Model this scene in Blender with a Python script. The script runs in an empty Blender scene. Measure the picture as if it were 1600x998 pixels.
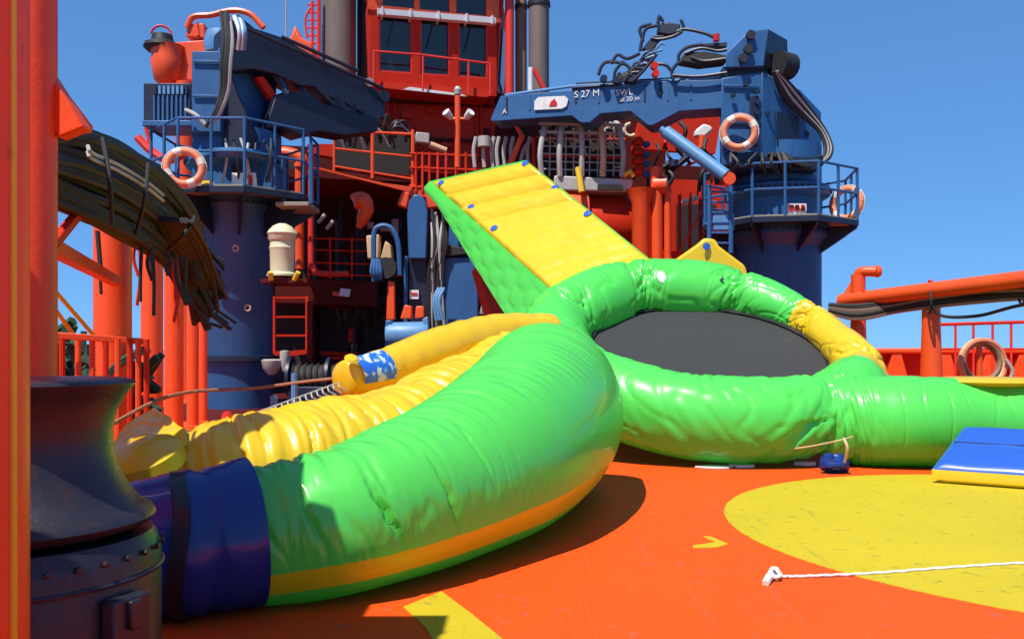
import bpy, math, random
from mathutils import Vector, Matrix, noise
random.seed(7)
S = bpy.context.scene
COL = S.collection
# ------------------------------------------------------------ camera, sky, sun
F = 1333.0; EYE = 1.5; HOR = 545.0
cd = bpy.data.cameras.new('camera'); cam = bpy.data.objects.new('camera', cd); COL.objects.link(cam)
cam.location = (0, 0, EYE); cam.rotation_euler = (math.radians(90), 0, 0)
cd.sensor_width = 36; cd.lens = F * 36 / 1600; cd.shift_y = (HOR - 499) / 1600; cd.clip_start = .05; cd.clip_end = 20000
S.camera = cam
SUN_EL = 61; SUN_AZ = Vector((-.56, -.83)).normalized()      # horizontal direction towards the sun
w = bpy.data.worlds.new('World'); S.world = w; w.use_nodes = True
wn = w.node_tree; bg = wn.nodes['Background']
sky = wn.nodes.new('ShaderNodeTexSky'); sky.sky_type = 'NISHITA'; sky.sun_disc = False
sky.sun_elevation = math.radians(SUN_EL); sky.sun_rotation = math.atan2(SUN_AZ.x, SUN_AZ.y)
sky.air_density = 1.0; sky.dust_density = 0.0; sky.ozone_density = 6.0; sky.altitude = 4000
tint = wn.nodes.new('ShaderNodeMix'); tint.data_type = 'RGBA'; tint.blend_type = 'MULTIPLY'; tint.inputs[0].default_value = 1
tint.inputs[7].default_value = (.70, 1.44, 2.40, 1); gm = wn.nodes.new('ShaderNodeGamma'); gm.inputs[1].default_value = .42; wn.links.new(sky.outputs[0], gm.inputs[0]); wn.links.new(gm.outputs[0], tint.inputs[6]); wn.links.new(tint.outputs[2], bg.inputs[0]); bg.inputs[1].default_value = .122
sl = bpy.data.lights.new('sun', 'SUN'); sl.energy = 4.6; sl.angle = math.radians(.55); sl.color = (1, .96, .89)
so = bpy.data.objects.new('sun', sl); COL.objects.link(so)
sd = Vector((SUN_AZ.x * math.cos(math.radians(SUN_EL)), SUN_AZ.y * math.cos(math.radians(SUN_EL)), math.sin(math.radians(SUN_EL))))
so.rotation_euler = sd.to_track_quat('Z', 'Y').to_euler(); so.location = (-10, -10, 25)
S.view_settings.view_transform = 'Standard'; S.view_settings.look = 'None'; S.view_settings.exposure = 0.5; S.view_settings.gamma = 1

# ------------------------------------------------------------ placing helpers
def P(px, py, Y): return Vector(((px - 800) / F * Y, Y, EYE + (HOR - py) / F * Y))
def G(px, py, z=0):
    Y = (EYE - z) * F / (py - HOR); return Vector(((px - 800) / F * Y, Y, z))
class VPlane:                                   # an upright plane through p with heading u
    def __init__(s, p, u): s.p = Vector(p); s.u = Vector((u[0], u[1], 0)).normalized(); s.n = Vector((s.u.y, -s.u.x, 0))
    def __call__(s, px, py, off=0):
        d = Vector(((px - 800) / F, 1, (HOR - py) / F)); o = Vector((0, 0, EYE))
        t = ((s.p + s.n * off) - o).dot(s.n) / d.dot(s.n); return o + d * t
def lerp(a, b, t): return a + (b - a) * t
def cr(pts, n):                                 # Catmull-Rom resampling
    pts = [Vector(p) for p in pts]; q = [pts[0] * 2 - pts[1]] + pts + [pts[-1] * 2 - pts[-2]]; out = []
    for i in range(1, len(q) - 2):
        for k in range(n):
            t = k / n; a, b, c, d = q[i - 1:i + 3]
            out.append(.5 * ((2 * b) + (c - a) * t + (2 * a - 5 * b + 4 * c - d) * t * t + (3 * b - a - 3 * c + d) * t ** 3))
    out.append(pts[-1]); return out

# ------------------------------------------------------------ materials
M = {}
def nodes(name):
    m = bpy.data.materials.new(name); m.use_nodes = True; M[name] = m
    t = m.node_tree; return m, t, t.nodes['Principled BSDF'], t.nodes.new, t.links.new
def noise_node(new, link, scale, detail=4, rough=.6, vec=None):
    n = new('ShaderNodeTexNoise'); n.inputs['Scale'].default_value = scale; n.inputs['Detail'].default_value = detail; n.inputs['Roughness'].default_value = rough
    if vec: link(vec, n.inputs['Vector'])
    return n
def mixc(new, link, fac, a, b):
    x = new('ShaderNodeMix'); x.data_type = 'RGBA'
    for s, v in ((6, a), (7, b)):
        if isinstance(v, tuple): x.inputs[s].default_value = (*v, 1)
        else: link(v, x.inputs[s])
    link(fac, x.inputs[0]) if not isinstance(fac, float) else setattr(x.inputs[0], 'default_value', fac)
    return x.outputs[2]
def ramp(new, link, src, a, b):
    r = new('ShaderNodeMapRange'); r.inputs[1].default_value = a; r.inputs[2].default_value = b; link(src, r.inputs[0]); return r.outputs[0]
def paint(name, col, rough=.4, dirt=.35, dirtcol=(.06, .035, .02), sc=1.5, bump=.15, metal=0, streak=True, spec=.5):
    m, t, b, new, link = nodes(name)
    tc = new('ShaderNodeTexCoord'); geo = new('ShaderNodeNewGeometry'); pos = geo.outputs['Position']
    n1 = noise_node(new, link, sc, 6, .65, pos)
    mp = new('ShaderNodeMapping'); mp.inputs['Scale'].default_value = (5, 5, .5); link(pos, mp.inputs[0])
    n2 = noise_node(new, link, sc * 1.4, 5, .7, mp.outputs[0])
    n3 = noise_node(new, link, sc * 14, 3, .6, pos)
    dark = tuple(c * .72 for c in col); lite = tuple(min(1, c * 1.12) for c in col)
    c1 = mixc(new, link, n1.outputs[0], dark, lite)
    f = ramp(new, link, (n2 if streak else n1).outputs[0], .56, .80)
    mm = new('ShaderNodeMath'); mm.operation = 'MULTIPLY'; link(f, mm.inputs[0]); mm.inputs[1].default_value = dirt
    c2 = mixc(new, link, mm.outputs[0], c1, dirtcol)
    f3 = ramp(new, link, n3.outputs[0], .64, .74); m3 = new('ShaderNodeMath'); m3.operation = 'MULTIPLY'; link(f3, m3.inputs[0]); m3.inputs[1].default_value = dirt * .8
    c3 = mixc(new, link, m3.outputs[0], c2, dirtcol)
    link(c3, b.inputs['Base Color']); b.inputs['Metallic'].default_value = metal; b.inputs['Specular IOR Level'].default_value = spec
    r = new('ShaderNodeMapRange'); r.inputs[3].default_value = rough - .08; r.inputs[4].default_value = rough + .2; link(n1.outputs[0], r.inputs[0]); link(r.outputs[0], b.inputs['Roughness'])
    bp = new('ShaderNodeBump'); bp.inputs['Strength'].default_value = bump; bp.inputs['Distance'].default_value = .02; link(n3.outputs[0], bp.inputs['Height']); link(bp.outputs[0], b.inputs['Normal'])
    return m
def vinyl(name, col, rough=.3, dirt=.12, sc=1.0, fine=6):
    m, t, b, new, link = nodes(name)
    geo = new('ShaderNodeNewGeometry'); pos = geo.outputs['Position']
    n1 = noise_node(new, link, .9, 5, .6, pos); n2 = noise_node(new, link, fine, 4, .55, pos); n3 = noise_node(new, link, 3.5, 8, .75, pos)
    c1 = mixc(new, link, n1.outputs[0], tuple(c * .85 for c in col), tuple(min(1, c * 1.1) for c in col))
    f = ramp(new, link, n3.outputs[0], .60, .80); mm = new('ShaderNodeMath'); mm.operation = 'MULTIPLY'; link(f, mm.inputs[0]); mm.inputs[1].default_value = dirt * 3
    c2 = mixc(new, link, mm.outputs[0], c1, tuple(c * .35 + .04 for c in col))
    link(c2, b.inputs['Base Color']); b.inputs['Roughness'].default_value = rough
    b.inputs['Coat Weight'].default_value = .4; b.inputs['Coat Roughness'].default_value = .08; b.inputs['Coat IOR'].default_value = 1.6
    bp = new('ShaderNodeBump'); bp.inputs['Strength'].default_value = .12; bp.inputs['Distance'].default_value = .02; link(n2.outputs[0], bp.inputs['Height']); link(bp.outputs[0], b.inputs['Normal'])
    tr = new('ShaderNodeBsdfTranslucent'); link(c2, tr.inputs[0]); mx = new('ShaderNodeMixShader'); mx.inputs[0].default_value = .27
    link(b.outputs[0], mx.inputs[1]); link(tr.outputs[0], mx.inputs[2]); link(mx.outputs[0], t.nodes['Material Output'].inputs[0])
    return m
vinyl('shaded_blue_vinyl', (.009, .045, .27), .36)  # blue vinyl darkened to imitate the shade over the sleeve
def vinyl_worn(name, col, rough, centre, rad):
    m = vinyl(name, col, rough); t = m.node_tree; new, link = t.nodes.new, t.links.new; b = t.nodes['Principled BSDF']
    geo = new('ShaderNodeNewGeometry'); vm = new('ShaderNodeVectorMath'); vm.operation = 'DISTANCE'; link(geo.outputs['Position'], vm.inputs[0]); vm.inputs[1].default_value = centre
    n1 = noise_node(new, link, 7, 6, .8, geo.outputs['Position']); f = ramp(new, link, n1.outputs[0], .52, .68)
    g = new('ShaderNodeMapRange'); g.inputs[1].default_value = rad; g.inputs[2].default_value = 0; link(vm.outputs['Value'], g.inputs[0])
    mm = new('ShaderNodeMath'); mm.operation = 'MULTIPLY'; link(f, mm.inputs[0]); link(g.outputs[0], mm.inputs[1])
    src = b.inputs['Base Color'].links[0].from_socket; c = mixc(new, link, mm.outputs[0], src, (.10, .13, .03)); link(c, b.inputs['Base Color'])
vinyl_worn('green_vinyl_worn', (.11, .76, .105), .34, tuple(P(684, 650, 6.9)), .55)
ORANGE = (.80, .075, .008)
paint('orange_paint', ORANGE, .38, .45)
paint('orange_clean', (.82, .085, .01), .35, .2)
paint('red_paint', (.58, .026, .005), .5, .5, spec=.2)
paint('pink_red_paint', (.72, .03, .012), .4, .3)
paint('blue_paint', (.022, .105, .27), .4, .6, (.012, .016, .03))
paint('column_blue', (.018, .075, .20), .45, .8, (.012, .02, .035), 1.1, .3)
paint('light_blue_paint', (.10, .26, .48), .4, .4, (.03, .04, .06))
paint('navy_shade_paint', (.008, .014, .038), .4, .5, (.01, .01, .012))  # also imitates shaded blue on the left boom and turret cheek
paint('black_rubber', (.014, .013, .013), .55, .5, (.06, .05, .045))
paint('brown_hose', (.020, .015, .011), .7, .4, (.06, .045, .03))
paint('olive_hose', (.020, .021, .009), .7, .5, (.02, .02, .012))
paint('capstan_paint', (.035, .033, .045), .28, .75, (.12, .04, .02), 3.5, .12, .4)
paint('grey_steel', (.42, .40, .37), .45, .5)
paint('exhaust_steel', (.16, .12, .10), .6, .6, (.05, .03, .025))
paint('pipe_brown', (.27, .16, .11), .6, .4)
paint('grating', (.26, .22, .17), .7, .5)
paint('white_paint', (.75, .75, .72), .4, .3)
paint('cream_paint', (.62, .57, .36), .5, .35)
paint('beige_paint', (.65, .42, .22), .5, .3)
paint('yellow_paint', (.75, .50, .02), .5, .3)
paint('shade_black_paint', (.02, .014, .012), .7, .3)  # near-black that paints in the darkness of recesses
paint('shaded_red_paint', (.09, .005, .002), .6, .4, spec=.2)  # red paint darkened to imitate shade inside the cave
paint('green_net', (.012, .06, .035), .8, .4, (.01, .02, .02))
paint('white_rope', (.72, .70, .64), .8, .3, bump=.6)
paint('rusty_rope', (.35, .15, .07), .8, .3, bump=.5)
vinyl('green_vinyl', (.11, .76, .105), .36)
vinyl('yellow_vinyl', (.90, .60, .015), .36)
vinyl('blue_vinyl', (.03, .13, .60), .36)
vinyl('red_vinyl', (.7, .02, .01), .4)
vinyl('mat_black', (.045, .045, .048), .8, .35); M['mat_black'].node_tree.nodes['Principled BSDF'].inputs['Coat Weight'].default_value = .03
vinyl('black_strap', (.012, .012, .015), .5)
m, t, b, new, link = nodes('glass_dark'); b.inputs['Base Color'].default_value = (.010, .014, .018, 1); b.inputs['Roughness'].default_value = .07; b.inputs['Specular IOR Level'].default_value = .6
m, t, b, new, link = nodes('sea_water'); b.inputs['Base Color'].default_value = (.02, .07, .12, 1); b.inputs['Roughness'].default_value = .2
geo = new('ShaderNodeNewGeometry'); n = noise_node(new, link, .35, 8, .7, geo.outputs['Position']); bp = new('ShaderNodeBump'); bp.inputs['Strength'].default_value = .7; link(n.outputs[0], bp.inputs['Height']); link(bp.outputs[0], b.inputs['Normal'])
def deckpaint(name, col, stain):
    m, t, b, new, link = nodes(name); geo = new('ShaderNodeNewGeometry'); pos = geo.outputs['Position']
    n1 = noise_node(new, link, .5, 6, .65, pos); n2 = noise_node(new, link, 2.4, 8, .75, pos); n3 = noise_node(new, link, 60, 3, .7, pos)
    mp = new('ShaderNodeMapping'); mp.inputs['Scale'].default_value = (1, 7, 1); mp.inputs['Rotation'].default_value = (0, 0, .35); link(pos, mp.inputs[0])
    n4 = noise_node(new, link, 2.2, 7, .75, mp.outputs[0])
    n5 = noise_node(new, link, 9, 2, .5, pos)
    mp2 = new('ShaderNodeMapping'); mp2.inputs['Scale'].default_value = (.6, 26, 1); mp2.inputs['Rotation'].default_value = (0, 0, -.18); link(pos, mp2.inputs[0]); n6 = noise_node(new, link, 1.3, 6, .8, mp2.outputs[0])
    mp3 = new('ShaderNodeMapping'); mp3.inputs['Scale'].default_value = (14, .5, 1); mp3.inputs['Rotation'].default_value = (0, 0, .5); link(pos, mp3.inputs[0]); n7 = noise_node(new, link, 1.1, 4, .7, mp3.outputs[0])
    c = mixc(new, link, n1.outputs[0], tuple(x * .80 for x in col), tuple(min(1, x * 1.12) for x in col))
    for src, a, bb, k in ((n2, .60, .78, .40), (n4, .58, .80, .55), (n3, .56, .74, .40), (n5, .655, .67, .5), (n6, .56, .72, .45), (n7, .60, .66, .30)):
        f = ramp(new, link, src.outputs[0], a, bb); mm = new('ShaderNodeMath'); mm.operation = 'MULTIPLY'; link(f, mm.inputs[0]); mm.inputs[1].default_value = k
        c = mixc(new, link, mm.outputs[0], c, stain)
    link(c, b.inputs['Base Color']); b.inputs['Roughness'].default_value = .62; b.inputs['Specular IOR Level'].default_value = .12
    bp = new('ShaderNodeBump'); bp.inputs['Strength'].default_value = .7; bp.inputs['Distance'].default_value = .008; link(n3.outputs[0], bp.inputs['Height']); link(bp.outputs[0], b.inputs['Normal'])
deckpaint('deck_orange', (.74, .078, .007), (.28, .10, .05))
deckpaint('deck_yellow', (.52, .40, .018), (.24, .17, .04))
# life ring paint: orange with pale bands comes from separate pieces

# ------------------------------------------------------------ mesh builder
def org(o):
    v = Vector((0, 0, 0))
    while o is not None: v = v + o.location; o = o.parent
    return v
class MB:
    def __init__(s): s.v = []; s.f = []; s.m = []
    def add(s, vs, fs, mi=0):
        k = len(s.v); s.v += [Vector(x) for x in vs]; s.f += [tuple(i + k for i in f) for f in fs]; s.m += ([mi] * len(fs) if isinstance(mi, int) else mi); return s
    def prism(s, poly, ext, mi=0):              # polygon (3-D points) pushed along ext
        n = len(poly); e = Vector(ext); vs = [Vector(p) for p in poly] + [Vector(p) + e for p in poly]
        return s.add(vs, [tuple(range(n)), tuple(range(2 * n - 1, n - 1, -1))] + [(i, i + n, (i + 1) % n + n, (i + 1) % n) for i in range(n)], mi)
    def box(s, c, size, rz=0, mi=0):
        x, y, z = (q / 2 for q in size); R = Matrix.Rotation(rz, 3, 'Z'); c = Vector(c)
        return s.add([c + R @ Vector((a * x, b_ * y, d * z)) for a in (-1, 1) for b_ in (-1, 1) for d in (-1, 1)],
                     [(0, 1, 3, 2), (4, 6, 7, 5), (0, 4, 5, 1), (2, 3, 7, 6), (0, 2, 6, 4), (1, 5, 7, 3)], mi)
    def beam(s, a, b_, wd, h=None, mi=0):
        a, b_ = Vector(a), Vector(b_); h = h or wd; d = (b_ - a).normalized(); up = Vector((0, 0, 1)) if abs(d.z) < .95 else Vector((0, 1, 0))
        x = d.cross(up).normalized() * wd / 2; y = x.cross(d).normalized() * h / 2
        return s.prism([a - x - y, a + x - y, a + x + y, a - x + y], b_ - a, mi)
    def tube(s, pts, r, seg=8, mi=0, cap=True):
        pts = [Vector(p) for p in pts]; n = len(pts); rs = r if isinstance(r, (list, tuple)) else [r] * n; vs = []; fs = []; last = None
        for i, p in enumerate(pts):
            d = (pts[min(i + 1, n - 1)] - pts[max(i - 1, 0)]).normalized()
            if last is None: last = d.orthogonal().normalized()
            x = (last - d * last.dot(d)).normalized(); last = x; y = d.cross(x)
            vs += [p + (x * math.cos(a) + y * math.sin(a)) * rs[i] for a in (2 * math.pi * k / seg for k in range(seg))]
        for i in range(n - 1):
            for k in range(seg): fs.append((i * seg + k, i * seg + (k + 1) % seg, (i + 1) * seg + (k + 1) % seg, (i + 1) * seg + k))
        if cap: fs += [tuple(range(seg - 1, -1, -1)), tuple((n - 1) * seg + k for k in range(seg))]
        return s.add(vs, fs, mi)
    def lathe(s, c, prof, seg=32, mi=0, axis=None, a0=0):
        c = Vector(c); R = (axis.to_track_quat('Z', 'Y').to_matrix() if axis is not None else Matrix.Identity(3)); vs = []; fs = []; n = len(prof)
        for r, z in prof: vs += [c + R @ Vector((r * math.cos(a), r * math.sin(a), z)) for a in (a0 + 2 * math.pi * k / seg for k in range(seg))]
        for i in range(n - 1):
            for k in range(seg): fs.append((i * seg + k, i * seg + (k + 1) % seg, (i + 1) * seg + (k + 1) % seg, (i + 1) * seg + k))
        fs += [tuple(range(seg - 1, -1, -1)), tuple((n - 1) * seg + k for k in range(seg))]
        return s.add(vs, fs, mi)
    def torus(s, c, R, r, axis, a0=0, a1=2 * math.pi, n=24, seg=8, mi=0):
        c = Vector(c); Q = Vector(axis).to_track_quat('Z', 'Y').to_matrix(); full = a1 - a0 > 6.28
        pts = [c + Q @ Vector((R * math.cos(a0 + (a1 - a0) * k / n), R * math.sin(a0 + (a1 - a0) * k / n), 0)) for k in range(n + 1)]
        return s.tube(pts, r, seg, mi, not full)
    def build(s, name, mat, parent=None, smooth=35, bevel=0, loc=None, kind=None):
        me = bpy.data.meshes.new(name); o = bpy.data.objects.new(name, me); COL.objects.link(o); base = org(parent) if parent else Vector((0, 0, 0))
        if loc is not None: o.location = Vector(loc) - base; base = Vector(loc)
        me.from_pydata([tuple(v - base) for v in s.v], [], s.f)
        for q in ([mat] if isinstance(mat, str) else mat): me.materials.append(M[q])
        me.polygons.foreach_set('material_index', s.m)
        if smooth:
            me.polygons.foreach_set('use_smooth', [True] * len(me.polygons)); me.set_sharp_from_angle(angle=math.radians(smooth))
        me.update(); o.parent = parent
        if bevel:
            bm_ = o.modifiers.new('bevel', 'BEVEL'); bm_.width = bevel; bm_.segments = 2; bm_.limit_method = 'ANGLE'
        if kind: o['kind'] = kind
        return o
def tag(o, label, cat, group=None):
    o['label'] = label; o['category'] = cat
    if group: o['group'] = group
    return o
def thing(name, label, cat, loc=(0, 0, 0), group=None):
    o = bpy.data.objects.new(name, None); COL.objects.link(o); o.location = loc; return tag(o, label, cat, group)
def text(body, size, mat, parent, origin, xdir, zdir, name='lettering'):
    c = bpy.data.curves.new(name, 'FONT'); c.body = body; c.size = size; c.extrude = .004
    tmp = bpy.data.objects.new(name, c); COL.objects.link(tmp); bpy.context.view_layer.update()
    me = bpy.data.meshes.new_from_object(tmp.evaluated_get(bpy.context.evaluated_depsgraph_get())); bpy.data.objects.remove(tmp)
    x = Vector(xdir).normalized(); z = Vector(zdir).normalized(); nrm = x.cross(z)
    R = Matrix((x, z, nrm)).transposed().to_4x4(); R.translation = Vector(origin) - org(parent); me.transform(R)
    me.materials.clear(); me.materials.append(M[mat]); o = bpy.data.objects.new(name, me); COL.objects.link(o); o.parent = parent; return o
def nz(*a): return noise.noise(Vector(a))
def fold(x, y, z, w): return math.exp(-(noise.noise(Vector((x, y, z))) / w) ** 2)
def copytree(o, d, label=None):
    c = o.copy(); COL.objects.link(c); c.location = o.location + Vector(d)
    if label: c['label'] = label
    for k in o.children:
        k2 = k.copy(); COL.objects.link(k2); k2.parent = c
        for g in k.children: g2 = g.copy(); COL.objects.link(g2); g2.parent = k2
    return c

# ============================================================ SETTING
MB().prism([(-14, -8, 0), (14, -8, 0), (14, 45, 0), (-14, 45, 0)], (0, 0, -.3)).build('deck', 'deck_orange', kind='structure', smooth=0)
deck = bpy.data.objects['deck']
MB().prism([(-9, 17.2, 0), (5.5, 20.0, 0), (5.5, 36, 0), (-9, 36, 0)], (0, 0, .006)).build('deck_shade_sheet', 'shaded_red_paint', kind='structure', smooth=0)  # dark sheet laid over the orange deck to imitate shade
MB().add([(-9000, -9000, -5), (9000, -9000, -5), (9000, 9000, -5), (-9000, 9000, -5)], [(0, 1, 2, 3)]).build('sea', 'sea_water', kind='structure', smooth=0)
n = 96
n = 360; rr_ = [3.03 + .012 * nz(k * .9, 0, 0) + .008 * nz(k * .25, 5, 0) for k in range(n)]
MB().prism([(4.9 + rr_[k] * math.cos(2 * math.pi * k / n), 7.15 + rr_[k] * math.sin(2 * math.pi * k / n), 0) for k in range(n)], (0, 0, .004)).build('painted_circle', 'deck_yellow', deck, smooth=0)
def stripe(pts, name='painted_mark'):
    MB().prism([G(*p) for p in pts], (0, 0, .004)).build(name, 'deck_yellow', deck, smooth=0)
stripe([(1083, 856), (1083, 852), (1118, 847), (1098, 838), (1110, 838), (1138, 850), (1120, 855)], 'painted_arrow')
stripe([(690, 1020), (664, 979), (630, 948), (690, 924), (733, 956), (812, 1020)], 'painted_band')
# pale scraps of packing on the deck in front of the ring
for i, (px, py, wd) in enumerate(((1118, 731, .30), (1160, 730, .22), (1258, 727, .2))):
    c = G(px, py); mb = MB(); n = 14; ring = []
    for k in range(n):
        a = 2 * math.pi * k / n; r = wd * (.7 + .4 * nz(k * .8, i, 3)); ring.append(c + Vector((r * math.cos(a), r * .6 * math.sin(a), .008)))
    mb.prism(ring, (0, 0, .02 + .01 * i)); o = mb.build('foam_scrap', 'white_paint')
    tag(o, ['widest white scrap lying under the left half of the trampoline ring', 'middle one of the three white scraps on the deck before the ring', 'smallest white scrap on the deck just left of the blue bundle'][i], 'scrap', 'white scraps on the deck in front of the ring')

# ============================================================ INFLATABLES
def sweep(pts, n, segs, dr, matf, sq=1.0, cap0=True, cap1=True, flat=.0, up=None):
    """pts: (x,y,z,rx,rz). returns MB with a swept elliptical tube, dome ends."""
    V5 = [Vector((p[0], p[1], p[2])) for p in pts]; R5 = [Vector((p[3], p[4], 0)) for p in pts]
    C = cr(V5, n); R = cr(R5, n); N = len(C); mb = MB(); vs = []; fs = []; ms = []
    L = [0]
    for i in range(1, N): L.append(L[-1] + (C[i] - C[i - 1]).length)
    rows = []
    def frame(i):
        d = (C[min(i + 1, N - 1)] - C[max(i - 1, 0)]).normalized(); u = Vector(up) if up else Vector((0, 0, 1))
        x = d.cross(u).normalized(); return d, x, x.cross(d).normalized()
    KC = 9
    for i in range(N):
        if i == 0 and cap0:
            d, x, z = frame(0)
            for k in range(KC, 0, -1):
                a = k / KC * math.pi / 2 * .995; rows.append((C[0] - d * R[0].x * math.sin(a) * cap0, x, z, R[0] * math.cos(a), -R[0].x * math.sin(a) * cap0))
        d, x, z = frame(i); rows.append((C[i], x, z, R[i], L[i]))
        if i == N - 1 and cap1:
            for k in range(1, KC + 1):
                a = k / KC * math.pi / 2 * .995; rows.append((C[i] + d * R[i].x * math.sin(a) * cap1, x, z, R[i] * math.cos(a), L[i] + R[i].x * math.sin(a) * cap1))
    for (c, x, z, r, s_) in rows:
        for k in range(segs):
            a = 2 * math.pi * k / segs; e = dr(s_, a, L[-1]) if dr else 0; q = min(1, r.x / max(R[0].x, .05) * 2)
            ca, sa = math.cos(a), math.sin(a)
            p = c + x * ca * (r.x + e * q) + z * sa * (r.y + e * q)
            vs.append(p)
    for j in range(len(rows) - 1):
        for k in range(segs):
            fs.append((j * segs + k, j * segs + (k + 1) % segs, (j + 1) * segs + (k + 1) % segs, (j + 1) * segs + k))
            ms.append(matf(rows[j][4] / L[-1], 360 * (k + .5) / segs, L[-1]) if matf else 0)
    nn = len(rows); fs += [tuple(range(segs - 1, -1, -1)), tuple((nn - 1) * segs + k for k in range(segs))]; ms += [ms[0], ms[-1]]
    mb.add(vs, fs, ms); return mb, C, L

def crease(s, s0, wd, depth): return -depth * math.exp(-((s - s0) / wd) ** 2)
# ---- big green tube across the foreground
GT = thing('inflatable_tube', 'huge green and yellow inflatable tube with a blue end sleeve, lying across the deck', 'inflatable tube', (-.5, 6, 0))
gp = [(-1.80, 5.04, .36, .36, .37), (-1.42, 5.12, .40, .41, .42), (-.98, 5.34, .46, .46, .47), (-.52, 5.98, .55, .55, .56), (-.12, 6.7, .67, .66, .68), (.15, 7.6, .77, .74, .78), (.30, 8.5, .85, .80, .86), (.36, 9.3, .89, .82, .90)]
def gdr(s, a, L):
    deg = math.degrees(a) % 360; ca, sa = math.cos(a), math.sin(a); a = a if a <= math.pi else a - 2 * math.pi
    up_ = max(0, min(1, (deg - 35) / 50)) if deg < 215 else 0; near = max(0, 1 - s / 2.6)
    e = .014 * nz(s * 1.6, ca * .8, sa * .8)
    w_ = s + .10 * nz(s * .7, a * .5, 8) + .05 * math.sin(a - 1.2)
    env = .35 + .65 * max(0, min(1, .5 + 1.6 * nz(s * .9, a * 1.1, 31)))
    e -= .022 * up_ * env * (fold(w_ * 5.0, a * .28, 3, .07) + .6 * fold(w_ * 9.5, a * .33, 13, .09)) + 0
    e += .007 * up_ * math.sin(w_ * 46 + 2.5 * nz(s, a * .4, 5)) * (.4 + env)
    lo_ = math.exp(-((((deg - 8 + 180) % 360) - 180) / 30) ** 2) * near
    e -= .014 * lo_ * (fold(s * 8 + .35 * sa, a * .55, 21, .09) + .8 * fold(s * 15 + .2 * sa, a * .9, 41, .11) * env)
    for s0, c0, d in ((.60, 18, .035), (.88, 14, .055), (.93, 30, .018), (1.24, 10, .045), (1.62, 30, .02)):
        q = math.exp(-(((deg - c0 + 180) % 360 - 180) / 24) ** 2); e += crease(s + .06 * math.sin(a * 2) + .01 * nz(a * 6, s0, 0), s0, .014, d * q)
    return e
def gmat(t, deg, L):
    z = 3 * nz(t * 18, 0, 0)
    if 316.5 < deg < 339: return 1  # lower yellow panel, run on to imitate the mirrored orange deck
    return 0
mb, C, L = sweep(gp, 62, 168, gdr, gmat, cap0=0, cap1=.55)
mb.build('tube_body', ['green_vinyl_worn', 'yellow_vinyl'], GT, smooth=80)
# blue sleeve at its near end
def sdr(s, a, L): return .014 * nz(s * 6, a, 7) + .006 * nz(s * 20, a * 1.5, 2) + crease(s, 1.0, .03, .02)
sp = [(-2.75, 4.86, .32, .32, .33), (-2.3, 4.80, .35, .36, .37), (-1.90, 4.86, .39, .40, .405), (-1.54, 5.06, .42, .425, .435)]
mb, _, SL = sweep(sp, 14, 72, sdr, None, cap0=.6, cap1=0); mb.build('end_sleeve', 'shaded_blue_vinyl', GT, smooth=60)
mb = MB(); c, ax = Vector((-1.88, 4.845, .385)), Vector((.90, .30, 0)).normalized()
xx = ax.cross(Vector((0, 0, 1)))
prof = []
vs = []
for j, (o_, r_) in enumerate(((-.045, .385), (-.04, .418), (.04, .422), (.045, .392))):
    for k in range(48):
        a = 2 * math.pi * k / 48; vs.append(c + ax * (o_ + .02 * math.sin(3 * a)) + (xx * math.cos(a) + Vector((0, 0, 1)) * math.sin(a) * 1.01) * r_)
mb.add(vs, [(j * 48 + k, j * 48 + (k + 1) % 48, (j + 1) * 48 + (k + 1) % 48, (j + 1) * 48 + k) for j in range(3) for k in range(48)])
mb.build('strap', 'black_strap', GT)
# yellow flank behind the green lobe, with soft horizontal corrugations
yp = [(-2.60, 6.2, .42, .45, .45), (-2.05, 6.40, .48, .50, .51), (-1.55, 6.80, .54, .55, .56), (-1.1, 7.35, .56, .60, .58), (-.80, 8.0, .62, .62, .65), (-.50, 8.8, .70, .62, .73), (-.25, 9.5, .74, .6, .78), (-.1, 10.3, .84, .62, .88)]
def ydr(s, a, L):
    a = a if a <= math.pi * 1.25 else a - 2 * math.pi
    w_ = s + .12 * nz(s * .8, a * .6, 18)
    return .030 * nz(s * 2.5, a * 1.2, 11) - .035 * fold(w_ * 3.4, a * .4, 6, .09) - .018 * fold(w_ * 8, a * .6, 9, .10) + .008 * math.sin(w_ * 38 + 3 * nz(s, a, 2))
mb, _, _ = sweep(yp, 44, 110, ydr, None, cap0=.5, cap1=.5); mb.build('yellow_flank', 'yellow_vinyl', GT, smooth=60)
# long yellow roll riding along the top
rp = [tuple(P(541, 592, 8.4)) + (.17, .18), tuple(P(610, 575, 9.0)) + (.21, .22), tuple(P(690, 544, 9.7)) + (.23, .24), tuple(P(780, 522, 10.5)) + (.24, .24), tuple(P(860, 518, 11.0)) + (.22, .22)]
def rdr(s, a, L): return .012 * nz(s * 9, a, 2) + .012 * abs(math.sin(s * 9)) ** .5
mb, RC, RL = sweep(rp, 16, 48, rdr, None, cap0=.35, cap1=.4); mb.build('yellow_roll', 'yellow_vinyl', GT, smooth=60)
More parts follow.
